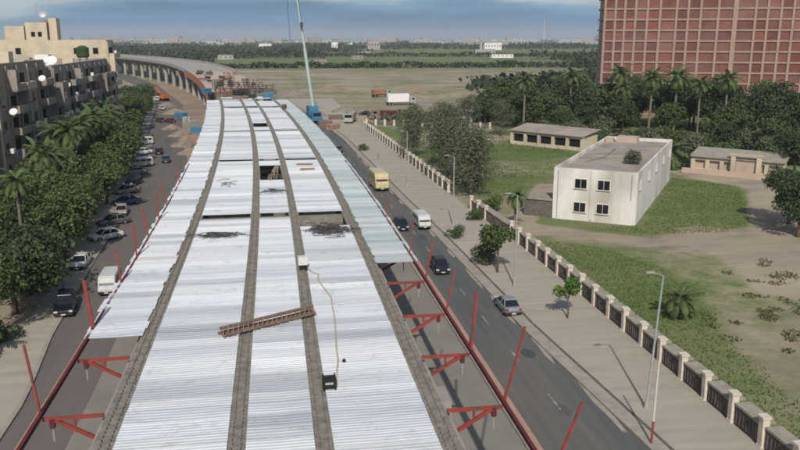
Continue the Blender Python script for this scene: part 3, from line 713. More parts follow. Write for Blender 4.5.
# ------------------------------------------------------------------ red brick tower block
t = thing('brick_building', 'huge unfinished brick building with a pinkish concrete frame grid on the right', 'building', (0, 0, 0), 0)
# facade placed square to the line of sight at about 231 m
A0 = Vector((math.sin(R(9.067)), math.cos(R(9.067)), 0)); B0 = Vector((math.cos(R(9.067)), -math.sin(R(9.067)), 0))
org = A0*241+B0*(61.2)
t.location = (org.x, org.y, 0); t.rotation_euler = (0, 0, R(-9.067-9))
bays = [3.3, 3.0, 3.4, 3.7, 4.0, 5.1, 3.6, 3.9, 5.4, 5.2, 6.1, 3.7, 4.0, 3.7, 4.4, 3.6, 3.9, 5.0, 3.5, 4.2]
bays = [b_*.91 for b_ in bays]+[3.3, 3.6, 3.2]; FW = sum(bays); FH = 3.09; NF = 16; r = random.Random(5)
mb = MB(); mb.box((FW/2, 9.2, NF*FH/2), (FW-.4, 17.6, NF*FH-.2)); mb.build('core_wall', M['brick'], t)
x = 0; cx = [0]
for w in bays: x += w; cx.append(x)
for i, x in enumerate(cx):
    big = i in (10,); mb = MB(); ww = 1.3 if big else .66
    mb.box((x, .16, NF*FH/2), (ww, .62, NF*FH+.6)); mb.build('column', M['frame'], t)
for k in range(NF+1):
    mb = MB(); mb.box((FW/2, .2, k*FH), (FW, .5, .5)); mb.build('floor_beam', M['frame'], t)
for i in range(len(bays)):
    mb = MB()
    for k in range(NF):
        w = bays[i]-.5; zc = k*FH+FH/2; x = (cx[i]+cx[i+1])/2
        q = r.random(); tn = r.random()
        if q < .22: tn *= .4
        mb.box((x, .32, zc), (w, .12, FH-.46), 0, 0, tn)
        if q < .0: mb.box((x+r.uniform(-.4, .4), .252, zc+.1), (1.1, .02, 1.2), 0, 1)
    mb.build('brick_bay', [M['brick'], M['greyb2']], t)
for x in (-.0,):
    mb = MB()
    for k in range(NF): mb.box((x-.02, 5+4, k*FH+FH/2), (.1, 16, FH-.5), 0, 0, .5); mb.box((x-.12, 9, k*FH+.2), (.7, 17, .5))
    mb.build('side_wall', M['frame'], t)
mb = MB(); mb.box((FW/2, 9, NF*FH+.1), (FW+.3, 18, .4)); mb.build('roof_slab', M['frame'], t)

# ------------------------------------------------------------------ apartment blocks on the left
def dish(par, loc, r_=.55, m='citywhite', rz=0):
    mb = MB(); secs = []
    for q in range(5):
        rr = r_*math.sin(q/4*1.1)/math.sin(1.1); d = .35*r_*(1-math.cos(q/4*1.1))
        secs.append([(rr*math.cos(2*math.pi*k/12), -d*-1-.35, rr*math.sin(2*math.pi*k/12)) for k in range(12)])
    mb.loft(secs, caps=True); mb.tube([(0, 0, 0), (0, -.3, 0)], .05, 6); mb.tube([(0, .05, 0), (0, .1, -r_*1.1)], .05, 6)
    o = mb.build('satellite_dish', M[m], par); o.location = loc; o.rotation_euler = (R(-35), 0, rz); return o
def apartment(label, y0, y1, xf, dep, h, nf, m, mfin, seed, rear=True):
    """block whose street front is the plane x = xf; floors of balconies with side walls"""
    r = random.Random(seed); L_ = y1-y0; fh = h/nf
    t = thing('apartment_building', label, 'building', (xf, y0, 0), 0, 'apartment blocks along the left street')
    mb = MB(); mb.loft([ringbox(-dep, 0, 0, L_, 0), ringbox(-dep, 0, 0, L_, h+.9), ringbox(-dep+.25, .25, -.25, L_-.25, h+.9), ringbox(-dep+.25, .25, -.25, L_-.25, h)], caps=False); mb.build('wall', M[m], t)
    mb = MB(); mb.box((-dep/2, L_/2, h-.02), (dep-.5, L_-.5, .1)); rfo = mb.build('roof', M['roofd'], t)
    nb = max(1, int(L_/4.2)); bw = L_/nb
    for f_ in range(nf):
        z = f_*fh
        for k in range(nb):
            yc = (k+.5)*bw
            if f_ > 0 and (k+seed) % 3 != 2:
                mb = MB(); mb.box((.7, yc, z+.08), (1.4, bw*.92, .16)); mb.box((1.34, yc, z+.6), (.12, bw*.92, .9)) 
                mb.box((.7, yc-bw*.43, z+.6), (1.2, .12, .9)); mb.box((.7, yc+bw*.43, z+.6), (1.2, .12, .9))
                if (k+f_+seed) % 4 == 0: mb.box((.72, yc-bw*.46, z+fh/2+.1), (1.44, .16, fh-.2))
                mb.build('balcony', M[mfin] if r.random() < .45 else M[m], t)
                mb = MB(); mb.box((.02, yc, z+1.25), (.06, bw*.45, 2.2)); mb.build('balcony_door', M['void'], t)
            else:
                mb = MB(); mb.box((.04, yc, z+1.6), (.1, 1.5, 1.5)); mb.box((.12, yc, z+.8), (.3, 1.8, .1))
                wf = mb.build('window', M['greyb2'], t)
                mb = MB(); mb.box((.1, yc, z+1.6), (.04, 1.3, 1.3)); mb.build('pane', M['glass'], wf)
            if r.random() < .3:
                mb = MB(); mb.box((.95 if f_ > 0 else .3, yc+r.uniform(-1, 1), z+1.3), (.5, .8, .6)); mb.build('air_conditioner', M['citywhite'], t)
            if f_ > 0 and r.random() < .3:
                mb = MB(); mb.box((1.44, yc+r.uniform(-.8, .8), z+.75), (.04, 1.3, .9)); mb.build('washing', M[r.choice(('cream', 'archo', 'craneb', 'citywhite'))], t)
    for k in range(nb+1):
        mb = MB(); mb.box((.1, k*bw if 0 < k < nb else (.2 if k == 0 else L_-.2), h/2), (.3, .4, h+1.0)); mb.build('pilaster', M[mfin] if k % 3 == 0 else M['greyb2'], t)
    # south end: windows in the lit end wall
    nw = int(dep/4)
    for f_ in range(nf):
        for k in range(nw):
            if r.random() < .7:
                mb = MB(); mb.box((-2.4-k*4, -.03, f_*fh+1.6), (1.1, .08, 1.3)); mb.build('window', M['void'], t)
    return t, rfo
tA, ra = apartment('nearest left apartment block, grey with dark balconies behind palms', 74, 111, -37.5, 18, 14.5, 5, 'greyb', 'greyb2', 1)
tB, rb = apartment('left apartment block with cream balcony ends and clutter on its roof', 112.5, 137, -36.8, 20, 18.2, 6, 'greyb2', 'cream', 2)
tC, rc = apartment('long dark grey apartment block below the cream one on the left street', 138.5, 183, -36, 20, 17.2, 6, 'greyb', 'greyb', 4)
tD, rd = apartment('tall cream apartment block at the far end of the left row', 184, 191.5, -36, 24, 21.2, 7, 'cream', 'cream', 3)
# cream top storey, stair rooms, tanks and dishes
t = tD
mb = MB(); mb.box((-19, 3, 23.2), (4, 4.5, 3.6)); mb.box((-14.5, 3, 23.6), (4.4, 4.5, 4.4)); mb.box((-11.2, 3, 24.1), (1.6, 3, 5.2)); st = mb.build('stair_room', M['cream'], t)
mb = MB(); mb.box((-15.2, .72, 23.3), (.8, .06, 1.0)); mb.box((-13.8, .72, 23.3), (.8, .06, 1.0)); mb.build('opening', M['void'], st)
mb = MB(); mb.box((-12.6, 1.3, 24.6), (.7, .5, 3.4)); mb.build('red_shaft', M['archo'], st)
dish(t, (-13.1, 2, 27.4), .85, 'pale')
mb = MB(); mb.tube([(-14.5, 2, 25.8), (-14.5, 2, 29.6)], .09, 6); mb.box((-14.5, 2, 29.6), (.9, .1, .3)); mb.build('antenna', M['pale'], t)
for x in (-1.2, -5.0):
    mb = MB(); mb.box((x, -.25, 15.5), (1.0, .5, 6)); mb.build('corner_pilaster', M['cream'], t)
mb = MB(); mb.box((-46+36, -2.5, 19.5), (0.1, .1, .1))
t = thing('water_tank', 'dark round water tank on the roof before the cream end wall', 'water tank', (-39.8, 178, 17.25))
mb = MB(); mb.tube([(0, 0, 1.2), (0, 0, 1.5), (0, 0, 3.2), (0, 0, 3.6), (0, 0, 3.7)], [1.0, 1.3, 1.3, .7, .3], 14); mb.build('tank', M['leafd'], t)
for k in range(4):
    mb = MB(); mb.box((.7*(1 if k < 2 else -1), .7*(1 if k % 2 else -1), .6), (.12, .12, 1.2)); mb.build('leg', M['steel'], t)
t = thing('back_building', 'long pinkish cream building rising behind the left apartment row', 'building', (-118, 150, 0))
mb = MB(); mb.box((30, 6, 10.6), (58, 12, 21.2)); mb.box((30, 6, 21.8), (40, 8, 1.2)); mb.build('wall', M['pinkc'], t)
r = random.Random(8)
for k in range(9):
    mb = MB(); mb.box((6+k*6, 4+r.random()*4, 21.8+r.random()), (r.uniform(1.5, 3.5), 2.5, r.uniform(1, 3.0))); mb.build('roof_room', M[r.choice(('cream', 'pinkc', 'greyb2'))], t)
for k in range(12):
    mb = MB(); mb.box((4+k*4.6, -.03, 19), (1.3, .08, 1.5)); mb.build('window', M['void'], t)
# roof clutter of the left blocks
r = random.Random(12)
for par, x0, x1, ya, yb_, z, n in ((tB, -18, -1, 1, 23, 18.2, 13), (tC, -18, -2, 1, 40, 17.2, 8), (tA, -16, -1, 8, 34, 14.5, 9)):
    for k in range(n):
        mb = MB(); w, d, h = r.uniform(1, 3.2), r.uniform(1, 3), r.uniform(.8, 2.4)
        mb.box((r.uniform(x0, x1), r.uniform(ya, yb_), z+h/2), (w, d, h), r.uniform(-.2, .2)); mb.build('roof_room', M[r.choice(('cream', 'cream', 'greyb2', 'citywhite', 'roofd'))], par)
for par, l in ((tB, (1.2, 3, 12.5)), (tB, (1.3, 18, 16.3)), (tC, (1.2, 4, 14.6)), (tA, (1.1, 29, 10.6)), (tC, (-1.5, 3, 18.8)), (tA, (1.1, 20, 13.0))): dish(par, l, .55)
dish(tC, (-2.4, 9.5, 18.6), .95)

# ------------------------------------------------------------------ vegetation kinds
def leaf_mesh(name, lobes, n, size, m, seed, up=.3, inner=.55):
    r = np.random.RandomState(seed); lob = np.array([l[:3] for l in lobes]); rad = np.array([l[3:6] if len(l) > 4 else (l[3],)*3 for l in lobes])
    wgt = (rad.prod(1))**(2/3); wgt /= wgt.sum(); k = r.choice(len(lobes), n, p=wgt)
    d = r.normal(size=(n, 3)); d /= np.linalg.norm(d, axis=1)[:, None]; d[:, 2] = np.where(d[:, 2] < -.35, -d[:, 2], d[:, 2])
    # twigs: points cluster around a set of tips on each lobe
    tips = 26; td = r.normal(size=(len(lobes), tips, 3)); td /= np.linalg.norm(td, axis=2)[:, :, None]
    td = td[k, r.randint(0, tips, n)]; d = d*.45+td*.75; d /= np.linalg.norm(d, axis=1)[:, None]
    q = inner+(1.12-inner)*r.random(n)**.5
    P = lob[k]+d*rad[k]*q[:, None]+r.normal(size=(n, 3))*size*.4
    nr = d+r.normal(size=(n, 3))*.8+np.array([0, 0, up]); nr /= np.linalg.norm(nr, axis=1)[:, None]
    a_ = np.cross(nr, r.normal(size=(n, 3))); a_ /= np.linalg.norm(a_, axis=1)[:, None]; b_ = np.cross(nr, a_)
    s1 = size*(.6+.8*r.random(n))[:, None]; s2 = s1*(.45+.4*r.random(n))[:, None]
    V = np.stack([P-a_*s1*.5, P+b_*s2*.5, P+a_*s1*.5, P-b_*s2*.5], 1).reshape(-1, 3)
    me = bpy.data.meshes.new(name); me.from_pydata(V.tolist(), [], [(4*i, 4*i+1, 4*i+2, 4*i+3) for i in range(n)])
    at = me.attributes.new('tone', 'FLOAT', 'POINT'); at.data.foreach_set('value', np.repeat(np.clip(r.normal(.5, .22, n), 0, 1), 4).astype('f'))
    me.materials.append(M[m]); return me
def lobes_round(seed, R_, H, zc, n=9, sq=.8):
    r = random.Random(seed); out = []
    for k in range(n):
        a_ = r.random()*6.28; q = R_*.62*math.sqrt(r.random()); z = zc+r.uniform(-.4, .5)*H
        rr = R_*r.uniform(.33, .55); out.append((q*math.cos(a_), q*math.sin(a_), z, rr, rr, rr*sq))
    return out
def limbs(lobes, r0, hb):
    mb = MB(); mb.tube([(0, 0, -.1), (.05, 0, hb*.5), (0, .05, hb)], [r0*1.3, r0, r0*.8], 8)
    for l in lobes[:7]:
        mb.tube([(0, .05, hb*.85), (l[0]*.45, l[1]*.45, (hb+l[2])/2), (l[0]*.9, l[1]*.9, l[2])], [r0*.55, r0*.35, r0*.12], 5)
    return mb
def tree_kind(R_, H, zc, n, size, m, seed, hb, nl=9, cat='tree', name='tree', sq=.8, trunk=.2):
    lo = lobes_round(seed, R_, H, zc, nl, sq); t = thing(name, 'x', cat)
    place('crown', leaf_mesh('crown', lo, n, size, m, seed), t); limbs(lo, trunk, hb).build('trunk', M['bark'], t, True)
    return Kind(t)
def palm_kind(h, fl, nf, seed, dead=False, m='frond', tr=.22):
    r = random.Random(seed); t = thing('palm_tree', 'x', 'palm tree')
    mb = MB(); n = 10; mb.tube([(.12*math.sin(k/n*2.5), .08*math.sin(k/n*3), h*k/n-.1) for k in range(n+1)], [tr*(1.25-.45*k/n+.05*(k % 2)) for k in range(n+1)], 8); mb.build('trunk', M['palmtrunk'], t, True)
    top = Vector((.12*math.sin(2.5), .08*math.sin(3), h-.1))
    def frond(mb, az_, el, L_, droop, w, pairs=13):
        d = Vector((math.cos(az_), math.sin(az_), 0)); prev = top.copy(); e_ = el; seg = L_/pairs; tn = r.random()
        for k in range(pairs):
            nx = prev+(d*math.cos(e_)+Vector((0, 0, 1))*math.sin(e_))*seg; e_ -= droop/pairs
            sd_ = Vector((-d.y, d.x, 0)); q = k/pairs; lw = w*math.sin(math.pi*min(1, .16+q*.86))**.7
            ax = (nx-prev).normalized()
            for sgn in (-1, 1):
                tipv = nx+sd_*sgn*lw+ax*lw*.55+Vector((0, 0, -lw*(.35+.3*r.random())))
                mb.add([prev, nx, tipv+ax*.05, tipv-ax*.06], [(0, 1, 2, 3)], 0, min(1, max(0, tn*.6+r.random()*.4)))
            prev = nx
    mb = MB()
    for k in range(nf):
        q = k/nf; frond(mb, k*2.399+r.uniform(-.2, .2), R(72-95*q+r.uniform(-8, 8)), fl*r.uniform(.85, 1.1), R(70+45*q), fl*.17)
    mb.build('crown', M[m], t)
    if dead:
        mb = MB()
        for k in range(16): frond(mb, k*2.399+.5, R(-48-25*r.random()), fl*.62, R(25), fl*.12, 8)
        mb.build('dead_fronds', M['deadf'], t)
    return Kind(t)
ficus = [tree_kind(3.6, 3.6, 4.0, 5200, .34, 'leaf', 11, 2.2), tree_kind(3.9, 3.4, 3.7, 5600, .34, 'leafd', 12, 2.0), tree_kind(3.2, 3.8, 4.2, 4800, .32, 'leaf', 13, 2.4)]
olive = [tree_kind(3.6, 5.6, 4.8, 5200, .25, 'leafo', 21, 3, 14, sq=1.1), tree_kind(3.4, 5.4, 4.6, 4600, .25, 'leafo', 22, 2.6, 11, sq=1.2)]
dense = [tree_kind(4.6, 5.0, 5.4, 4600, .5, 'leafd', 31, 3, 11), tree_kind(4.2, 4.6, 5.0, 4200, .5, 'leaf', 32, 3, 10)]
bush = [tree_kind(1.5, 1.2, .9, 1100, .22, 'leaf', 41, .5, 6, 'bush', 'bush'), tree_kind(2.2, 1.4, 1.2, 1500, .28, 'leafo', 42, .6, 7, 'bush', 'bush')]
pA, pB, pC = palm_kind(9.0, 2.5, 30, 51), palm_kind(6.6, 2.6, 30, 52, True), palm_kind(11.5, 3.4, 30, 53)
pS = palm_kind(2.2, 2.6, 24, 54, True)

sparse = tree_kind(3.0, 4.2, 5.0, 2600, .32, 'leafb2', 14, 3, 9)
# left street trees
r = random.Random(77); k = 0
rows = []
y = 60.0
while y < 285:
    xk = lk(y)
    rows.append((xk-(3.6 if y < 100 else 3.0)-r.uniform(0, .8), y, 0)); 
    if y > 66: rows.append((xk-9.2-r.uniform(0, 1.2), y+2+r.uniform(-1, 1), 1))
    y += 5.6 if y < 130 else 7.5
cnt = [0, 0]
for x, y, row in rows:
    s_ = r.choice((.75, .88, .98, 1.05, 1.15))*r.uniform(.95, 1.05)
    if row == 0: s_ *= 1.0
    nm = ('street side', 'building side')[row]
    (ficus+[sparse])[r.choice((0, 1, 2, 0, 1, 2, 3))].put((x+r.uniform(-.6, .6), y+r.uniform(-.8, .8), 0), r.random()*6.28, f'{ORD[cnt[row]]} bushy green tree from the near end of the {nm} row on the left', 'bushy trees along the left street', s_)
    cnt[row] += 1
for q, (x, y, s_, K, lb) in enumerate(((-26.4, 92.5, 1.12, pA, 'tallest slim palm over the left bushy trees with a bare pale trunk'), (-26.0, 82.5, .95, pA, 'slim palm nearest the left picture edge with a bare trunk'),
    (-32.2, 122, 1.35, pB, 'palm with a brown skirt leftmost of the clustered five'), (-29.8, 120, 1.4, pB, 'second from the left of five palms with brown skirts'), (-29.6, 126, 1.45, pB, 'third from the left of five palms with brown skirts'),
    (-28.6, 131, 1.5, pB, 'fourth from the left of five palms with brown skirts'), (-27.8, 137, 1.5, pB, 'rightmost of five palms with brown skirts'), (-28.3, 104, 1.2, pB, 'palm between the bushy trees behind the tall slim one'),
    (-31.0, 150, 1.5, pB, 'palm against the far dark apartment front'))):
    K.put((x, y, 0), q*1.3, lb, 'palms along the left street', (s_*.82, s_*.82, s_))
pS.put((-22.2, 56.0, 0), 1, 'short stout palm at the left picture edge near the sunlit pavement', None, 1.15)
bush[0].put((-21.4, 60.0, .0), 0, 'low green bush at the near end of the left tree row', 'bushes', 1.0)
bush[0].put((-23.3, 57.5, .0), 1, 'low green bush beside the short palm at the left', 'bushes', 1.3)

# right side: olive trees behind the fence
for q, (x, y, s_, K, lb) in enumerate(((27.6, 108, 1.1, 0, 'nearest greyish olive tree behind the right fence'), (27.0, 119, 1.2, 1, 'second greyish olive tree behind the right fence'), (30.6, 116, .9, 0, 'greyish olive tree set back behind the nearest one'),
    (29.2, 133, 1.2, 0, 'tall greyish olive tree in the middle of the clump'), (25.8, 146, 1.05, 1, 'olive tree closest to the pavement in the clump'), (33.0, 150, 1.1, 0, 'olive tree at the back right of the clump'), (28.5, 162, 1.0, 1, 'farthest olive tree of the clump'),
    (39.0, 176, .9, 1, 'small olive tree beyond the grass plot'), (46, 184, 1.0, 0, 'olive tree left of the cream ruin'), (52.5, 178, .95, 1, 'olive tree directly behind the cream ruin corner'))):
    olive[K].put((x, y, 0), q*.9, lb, 'greyish olive trees right of the road', s_)
tk = tree_kind(1.7, 1.7, 3.1, 2000, .26, 'leaf', 61, 2.2, 8, trunk=.08)
tk.put((21.0, 71.0, .1), 0, 'young broad green tree on the right pavement beside a lamp', None, 1.15)
tk2 = tree_kind(.95, .9, 1.9, 1100, .2, 'leafb', 62, 1.4, 6, trunk=.05)
tk2.put((23.1, 57.6, .1), 0, 'small bright green sapling on the right pavement', None, 1.25)
bush[1].put((20.5, 74.0, .1), 2, 'low olive bush at the foot of the young pavement tree', 'bushes', .85)
bush[0].put((20.0, 85.0, .1), 2, 'low green bush on the pavement before the fence gap', 'bushes', .8)
bush[0].put((24.5, 93.5, 0), .5, 'green bush beside the gap in the right fence', 'bushes', .9)
bush[0].put((27.9, 98.5, 0), 1.5, 'green bush behind the fence gap', 'bushes', 1.2)
bush[1].put((46.9, 97.4, 6.05), 0, 'dry brown bush growing on the roof of the white block', 'bushes', .8)
bush[0].put((17.6, 158, .1), 0, 'dark bush far up the right pavement', 'bushes', .8)
pS.put((32.3, 56.5, 0), 0, 'stubby palm with a brown trunk in the scrub behind the near fence', None, .82)
pl1 = palm_kind(4.2, 2.0, 22, 55); pl1.put((28.2, 88.5, 0), 0, 'slim young palm by the footpath behind the fence gap', None, 1)
bush[1].put((70.5, 128, 0), 0, 'bushy shrub at the foot of the palm right of the white block', 'bushes', 1.2)
pS.put((68.5, 126.5, 0), 2, 'short thick palm right behind the white block', None, 1.5)
dk = tree_kind(3.2, 4.2, 3.6, 5200, .3, 'leafd', 63, 2, 10)
dk.put((59.5, 79.5, 0), 0, 'dark evergreen at the right picture edge beside the dirt track', 'trees of the right compound', 1.0)
dk.put((62.5, 85.5, 0), 1, 'dark evergreen behind the one at the right picture edge', 'trees of the right compound', 1.0)
dk.put((85.5, 117, 0), 1, 'dark round tree right of the pale ruin', 'trees of the right compound', 1.15)
# dark grove before the brick building
grove = []; r = random.Random(9)
for (x, y, s_) in ((56, 205, .8), (61, 212, 1.0), (66, 207, .9), (72, 212, 1.05), (64, 190, .8), (78, 205, 1.1), (84, 208, 1.15), (77, 192, 1.0), (90, 200, 1.2), (96, 203, 1.1), (87, 188, 1.0), (101, 195, 1.15), (97, 184, 1.0),
                   (107, 188, 1.1), (104, 174, 1.05), (112, 180, 1.15), (110, 165, 1.1), (117, 170, 1.1), (116, 155, 1.1), (122, 160, 1.15), (121, 145, 1.1), (127, 150, 1.1), (112, 144, .8), (104, 150, .8), (96, 158, .75), (90, 170, .8), (82, 176, .75), (70, 192, .9), (67, 199, 1.0), (84, 196, 1.0), (92, 193, 1.05), (103, 183, 1.05), (109, 173, 1.0), (115, 163, 1.05), (119, 152, 1.05), (58, 196, .8), (104, 160, .7), (112, 151, .75), (74, 180, .7), (68, 176, .6), (98, 140, .7), (108, 136, .8), (90, 146, .6)):
    grove.append((x, y, s_))
for q, (x, y, s_) in enumerate(sorted(grove, key=lambda p: math.atan2(p[0], p[1]))):
    dense[q % 2].put((x, y, 0), r.random()*6, f'{ORD[q]} tree from the left in the dark grove before the brick building', 'dark grove before the brick building', s_*r.uniform(1.12, 1.32))
for q, (x, y, s_) in enumerate(((60.5, 186, 1.08), (74.5, 191, 1.15), (88, 192, 1.2), (91.0, 181, 1.16), (95.8, 177.5, 1.2), (99.0, 172, 1.05), (104.4, 170, 1.15), (84, 181, .95))):
    pC.put((x, y, 0), q*1.7, f'{ORD[q]} tall palm from the left above the dark grove', 'tall palms above the dark grove', s_)
# low hedge mass behind the ruins
HD = [(60.5, 168, 1.25), (64.5, 163, 1.2), (68, 158.5, 1.15), (71.5, 153, 1.1), (75, 150, 1.2), (56, 171, 1.1), (79, 140, 1.4), (84, 136, 1.5), (89, 131, 1.5), (94, 127, 1.5), (75, 139, 1.1), (86, 144, 1.3), (93, 137, 1.3), (99, 131, 1.3)]
HD += [(100, 137, 1.5), (106, 129, 1.5), (58, 176, 1.3), (62, 173, 1.3), (66, 168, 1.3), (70, 163, 1.3), (74, 158, 1.3), (78, 153, 1.3), (82, 148, 1.4), (90, 151, 1.3), (97, 147, 1.4), (80, 162, 1.3), (86, 158, 1.3), (74, 170, 1.3), (67, 180, 1.3), (111, 134, 1.5), (105, 143, 1.4), (88, 167, 1.3)]
for q, (x, y, s_) in enumerate(HD):
    bush[0 if q % 3 else 1].put((x, y, 0), q, f'{ORD[q]} hedge bush counted along the thicket behind the two ruins', 'hedge behind the ruins', s_*1.35)

# grass tufts and scrub in the compound (uncountable)
def scatter_tufts(name, polys, n, size, m, seed, z=0, h=1.0):
    r_ = np.random.RandomState(seed); out = []
    for poly, cnt_ in zip(polys, n):
        P = np.array(poly); lo, hi = P.min(0), P.max(0); got = 0
        while got < cnt_:
            q = lo+(hi-lo)*r_.rand(4000, 2); q = q[sdist(q[:, 0], q[:, 1], poly) > 0]; out.append(q[:cnt_-got]); got += min(len(q), cnt_-got)
    Q = np.concatenate(out); n_ = len(Q)
    # clump the points
    Q = Q + np.round(r_.normal(size=Q.shape))*.15
    az_ = r_.rand(n_)*6.28; s = size*(.4+r_.rand(n_)); hh = s*h
    dx, dy = np.cos(az_)*s/2, np.sin(az_)*s/2; lx, ly = r_.normal(size=n_)*s*.4, r_.normal(size=n_)*s*.4
    V = np.stack([np.stack([Q[:, 0]-dx, Q[:, 1]-dy, np.full(n_, z)], 1), np.stack([Q[:, 0]+dx, Q[:, 1]+dy, np.full(n_, z)], 1), np.stack([Q[:, 0]+dx*.6+lx, Q[:, 1]+dy*.6+ly, z+hh], 1), np.stack([Q[:, 0]-dx*.6+lx, Q[:, 1]-dy*.6+ly, z+hh*.9], 1)], 1).reshape(-1, 3)
    me = bpy.data.meshes.new(name); me.from_pydata(V.tolist(), [], [(4*i, 4*i+1, 4*i+2, 4*i+3) for i in range(n_)])
    at = me.attributes.new('tone', 'FLOAT', 'POINT'); at.data.foreach_set('value', np.repeat(np.clip(r_.normal(.5, .25, n_), 0, 1), 4).astype('f'))
    me.materials.append(M[m]); return tag(place(name, me), kind='stuff')
tag(scatter_tufts('grass_tufts', [[(27.5, 84), (35, 78.5), (38, 69.6), (34.5, 55.8), (32, 40), (30, 20), (27, 20), (27, 60)], [(44.5, 88), (64.4, 118.5), (71, 110), (58.5, 87.3), (52.6, 83), (42.5, 83), (36, 88)], [(30, 104), (39, 114), (50, 135), (60, 148), (52, 165), (38, 165), (28, 150)], [(26, 20), (30, 60), (28, 85), (46, 72), (40, 46), (34, 20)]],
    [9000, 9000, 7000, 1], .11, 'turf', 5), 'short green grass in the plots behind the right fence', 'grass')
tag(scatter_tufts('dry_scrub', [[(28, 22), (30, 60), (36, 80), (52, 76), (45, 50), (38, 22)], [(38, 165), (60, 148), (66, 160), (40, 190)], [(28, 118), (44, 125), (40, 140), (28, 150)]], [1, 1500, 1200], .2, 'leafo', 6, h=.9), 'patchy dry scrub across the bare plot on the right', 'scrub')

r = random.Random(55); pol = []
for q in range(60):
    u = r.random(); x, y = (38+14*u+r.gauss(0, 2.5), 42+30*u+r.gauss(0, 3.5)) if q < 34 else (r.uniform(31, 44), r.uniform(34, 62))
    a_, b_ = r.uniform(.3, 1.5), r.uniform(.3, .9); th = r.uniform(.4, 1.6)
    pol.append([(x+a_*math.cos(k*.785)*math.cos(th)-b_*math.sin(k*.785)*math.sin(th), y+a_*math.cos(k*.785)*math.sin(th)+b_*math.sin(k*.785)*math.cos(th)) for k in range(8)])
tag(scatter_tufts('weeds', pol, [45]*len(pol), .15, 'weed', 8), 'low weed patches across the bare plot behind the right fence', 'weeds')
# ------------------------------------------------------------------ vehicles
def wheel(t, x, y, r_=.32, w=.2):
    mb = MB(); mb.disc((0, 0, 0), r_, (1, 0, 0), 16, w); o = mb.build('wheel', M['tyre'], t, False); o.location = (x, y, r_)
    mb = MB(); mb.disc((math.copysign(w/2+.005, x), 0, 0), r_*.6, (1, 0, 0), 12, .02); mb.build('rim', M['rim'], o)
def hull(mb, st, W_):
    secs = []
    for y, zb, zt, q in st:
        w = W_/2*q; secs.append([(-w*.92, y, zb), (w*.92, y, zb), (w, y, zb+.16), (w, y, zt-.16), (w*.9, y, zt), (-w*.9, y, zt), (-w, y, zt-.16), (-w, y, zb+.16)])
    mb.loft(secs)
def lights(t, L_, W_, z, rear=True):
    for s_ in (-1, 1):
        mb = MB(); mb.box((s_*W_*.36, L_/2+.005, z), (.32, .06, .16)); mb.build('headlight', M['lampl'], t)
        mb = MB(); mb.box((s_*W_*.38, -L_/2-.005, z+.1), (.26, .06, .2)); mb.build('tail_light', M['tail'], t)
    for s_, n_ in ((1, 'bumper'), (-1, 'bumper')):
        mb = MB(); mb.box((0, s_*(L_/2+.02), z-.26), (W_*.94, .16, .2)); mb.build(n_, M['bumper'], t)
    mb = MB(); mb.box((0, L_/2+.11, z-.26), (.4, .02, .12)); mb.box((0, -L_/2-.11, z-.26), (.4, .02, .12)); mb.build('number_plate', M['plate'], t)
def car_kind(L_=4.3, W_=1.72, belt=.92, roof=1.44, cab=(-1.55, -1.0, .35, 1.15), est=False, name='parked_car', cat='car'):
    t = thing(name, 'x', cat); mb = MB()
    tr = belt-.02 if not est else belt
    hull(mb, [(-L_/2, .42, tr-.18, .86), (-L_/2+.15, .3, tr-.03, .97), (-L_*.2, .24, belt, 1), (L_*.2, .24, belt-.02, 1), (L_/2-.35, .26, .80, .97), (L_/2-.08, .32, .72, .9), (L_/2, .4, .62, .84)], W_)
    b = mb.build('body', PAINT['white'], t, False)
    y0, y1, y2, y3 = cab; wb, wt = W_*.44, W_*.35
    mb = MB(); mb.add([(-wb, y0, belt-.03), (wb, y0, belt-.03), (wb, y3, belt-.05), (-wb, y3, belt-.05), (-wt, y1, roof-.04), (wt, y1, roof-.04), (wt, y2, roof-.04), (-wt, y2, roof-.04)],
       [(0, 1, 5, 4), (1, 2, 6, 5), (2, 3, 7, 6), (3, 0, 4, 7), (4, 5, 6, 7)]); mb.build('windows', M['glass'], t)
    mb = MB(); mb.loft([[(-wt*.9, y1-.02, roof-.05), (wt*.9, y1-.02, roof-.05), (wt*.9, y1, roof-.01), (-wt*.9, y1, roof-.01)], [(-wt-.02, y1+.1, roof-.06), (wt+.02, y1+.1, roof-.06), (wt*.92, y1+.15, roof+.02), (-wt*.92, y1+.15, roof+.02)],
       [(-wt-.02, y2-.1, roof-.06), (wt+.02, y2-.1, roof-.06), (wt*.92, y2-.15, roof+.02), (-wt*.92, y2-.15, roof+.02)], [(-wt*.9, y2+.03, roof-.06), (wt*.9, y2+.03, roof-.06), (wt*.9, y2, roof-.01), (-wt*.9, y2, roof-.01)]])
    for s_ in (-1, 1):
        mb.beam((s_*wb, y0, belt-.03), (s_*wt, y1, roof-.04), .07, .07); mb.beam((s_*wb, y3, belt-.05), (s_*wt, y2, roof-.04), .06, .06)
        mb.beam((s_*(wb+.01), (y0+y3)/2, belt-.03), (s_*(wt+.01), (y1+y2)/2, roof-.03), .06, .06)
    mb.build('roof', PAINT['white'], t)
    for s_ in (-1, 1):
        wheel(t, s_*(W_/2-.1), L_*.31); wheel(t, s_*(W_/2-.1), -L_*.30)
        mb = MB(); mb.box((s_*(W_/2+.06), y3-.25, belt+.02), (.16, .1, .12)); mb.build('mirror', M['bumper'], t)
    lights(t, L_, W_, .66); return Kind(t)
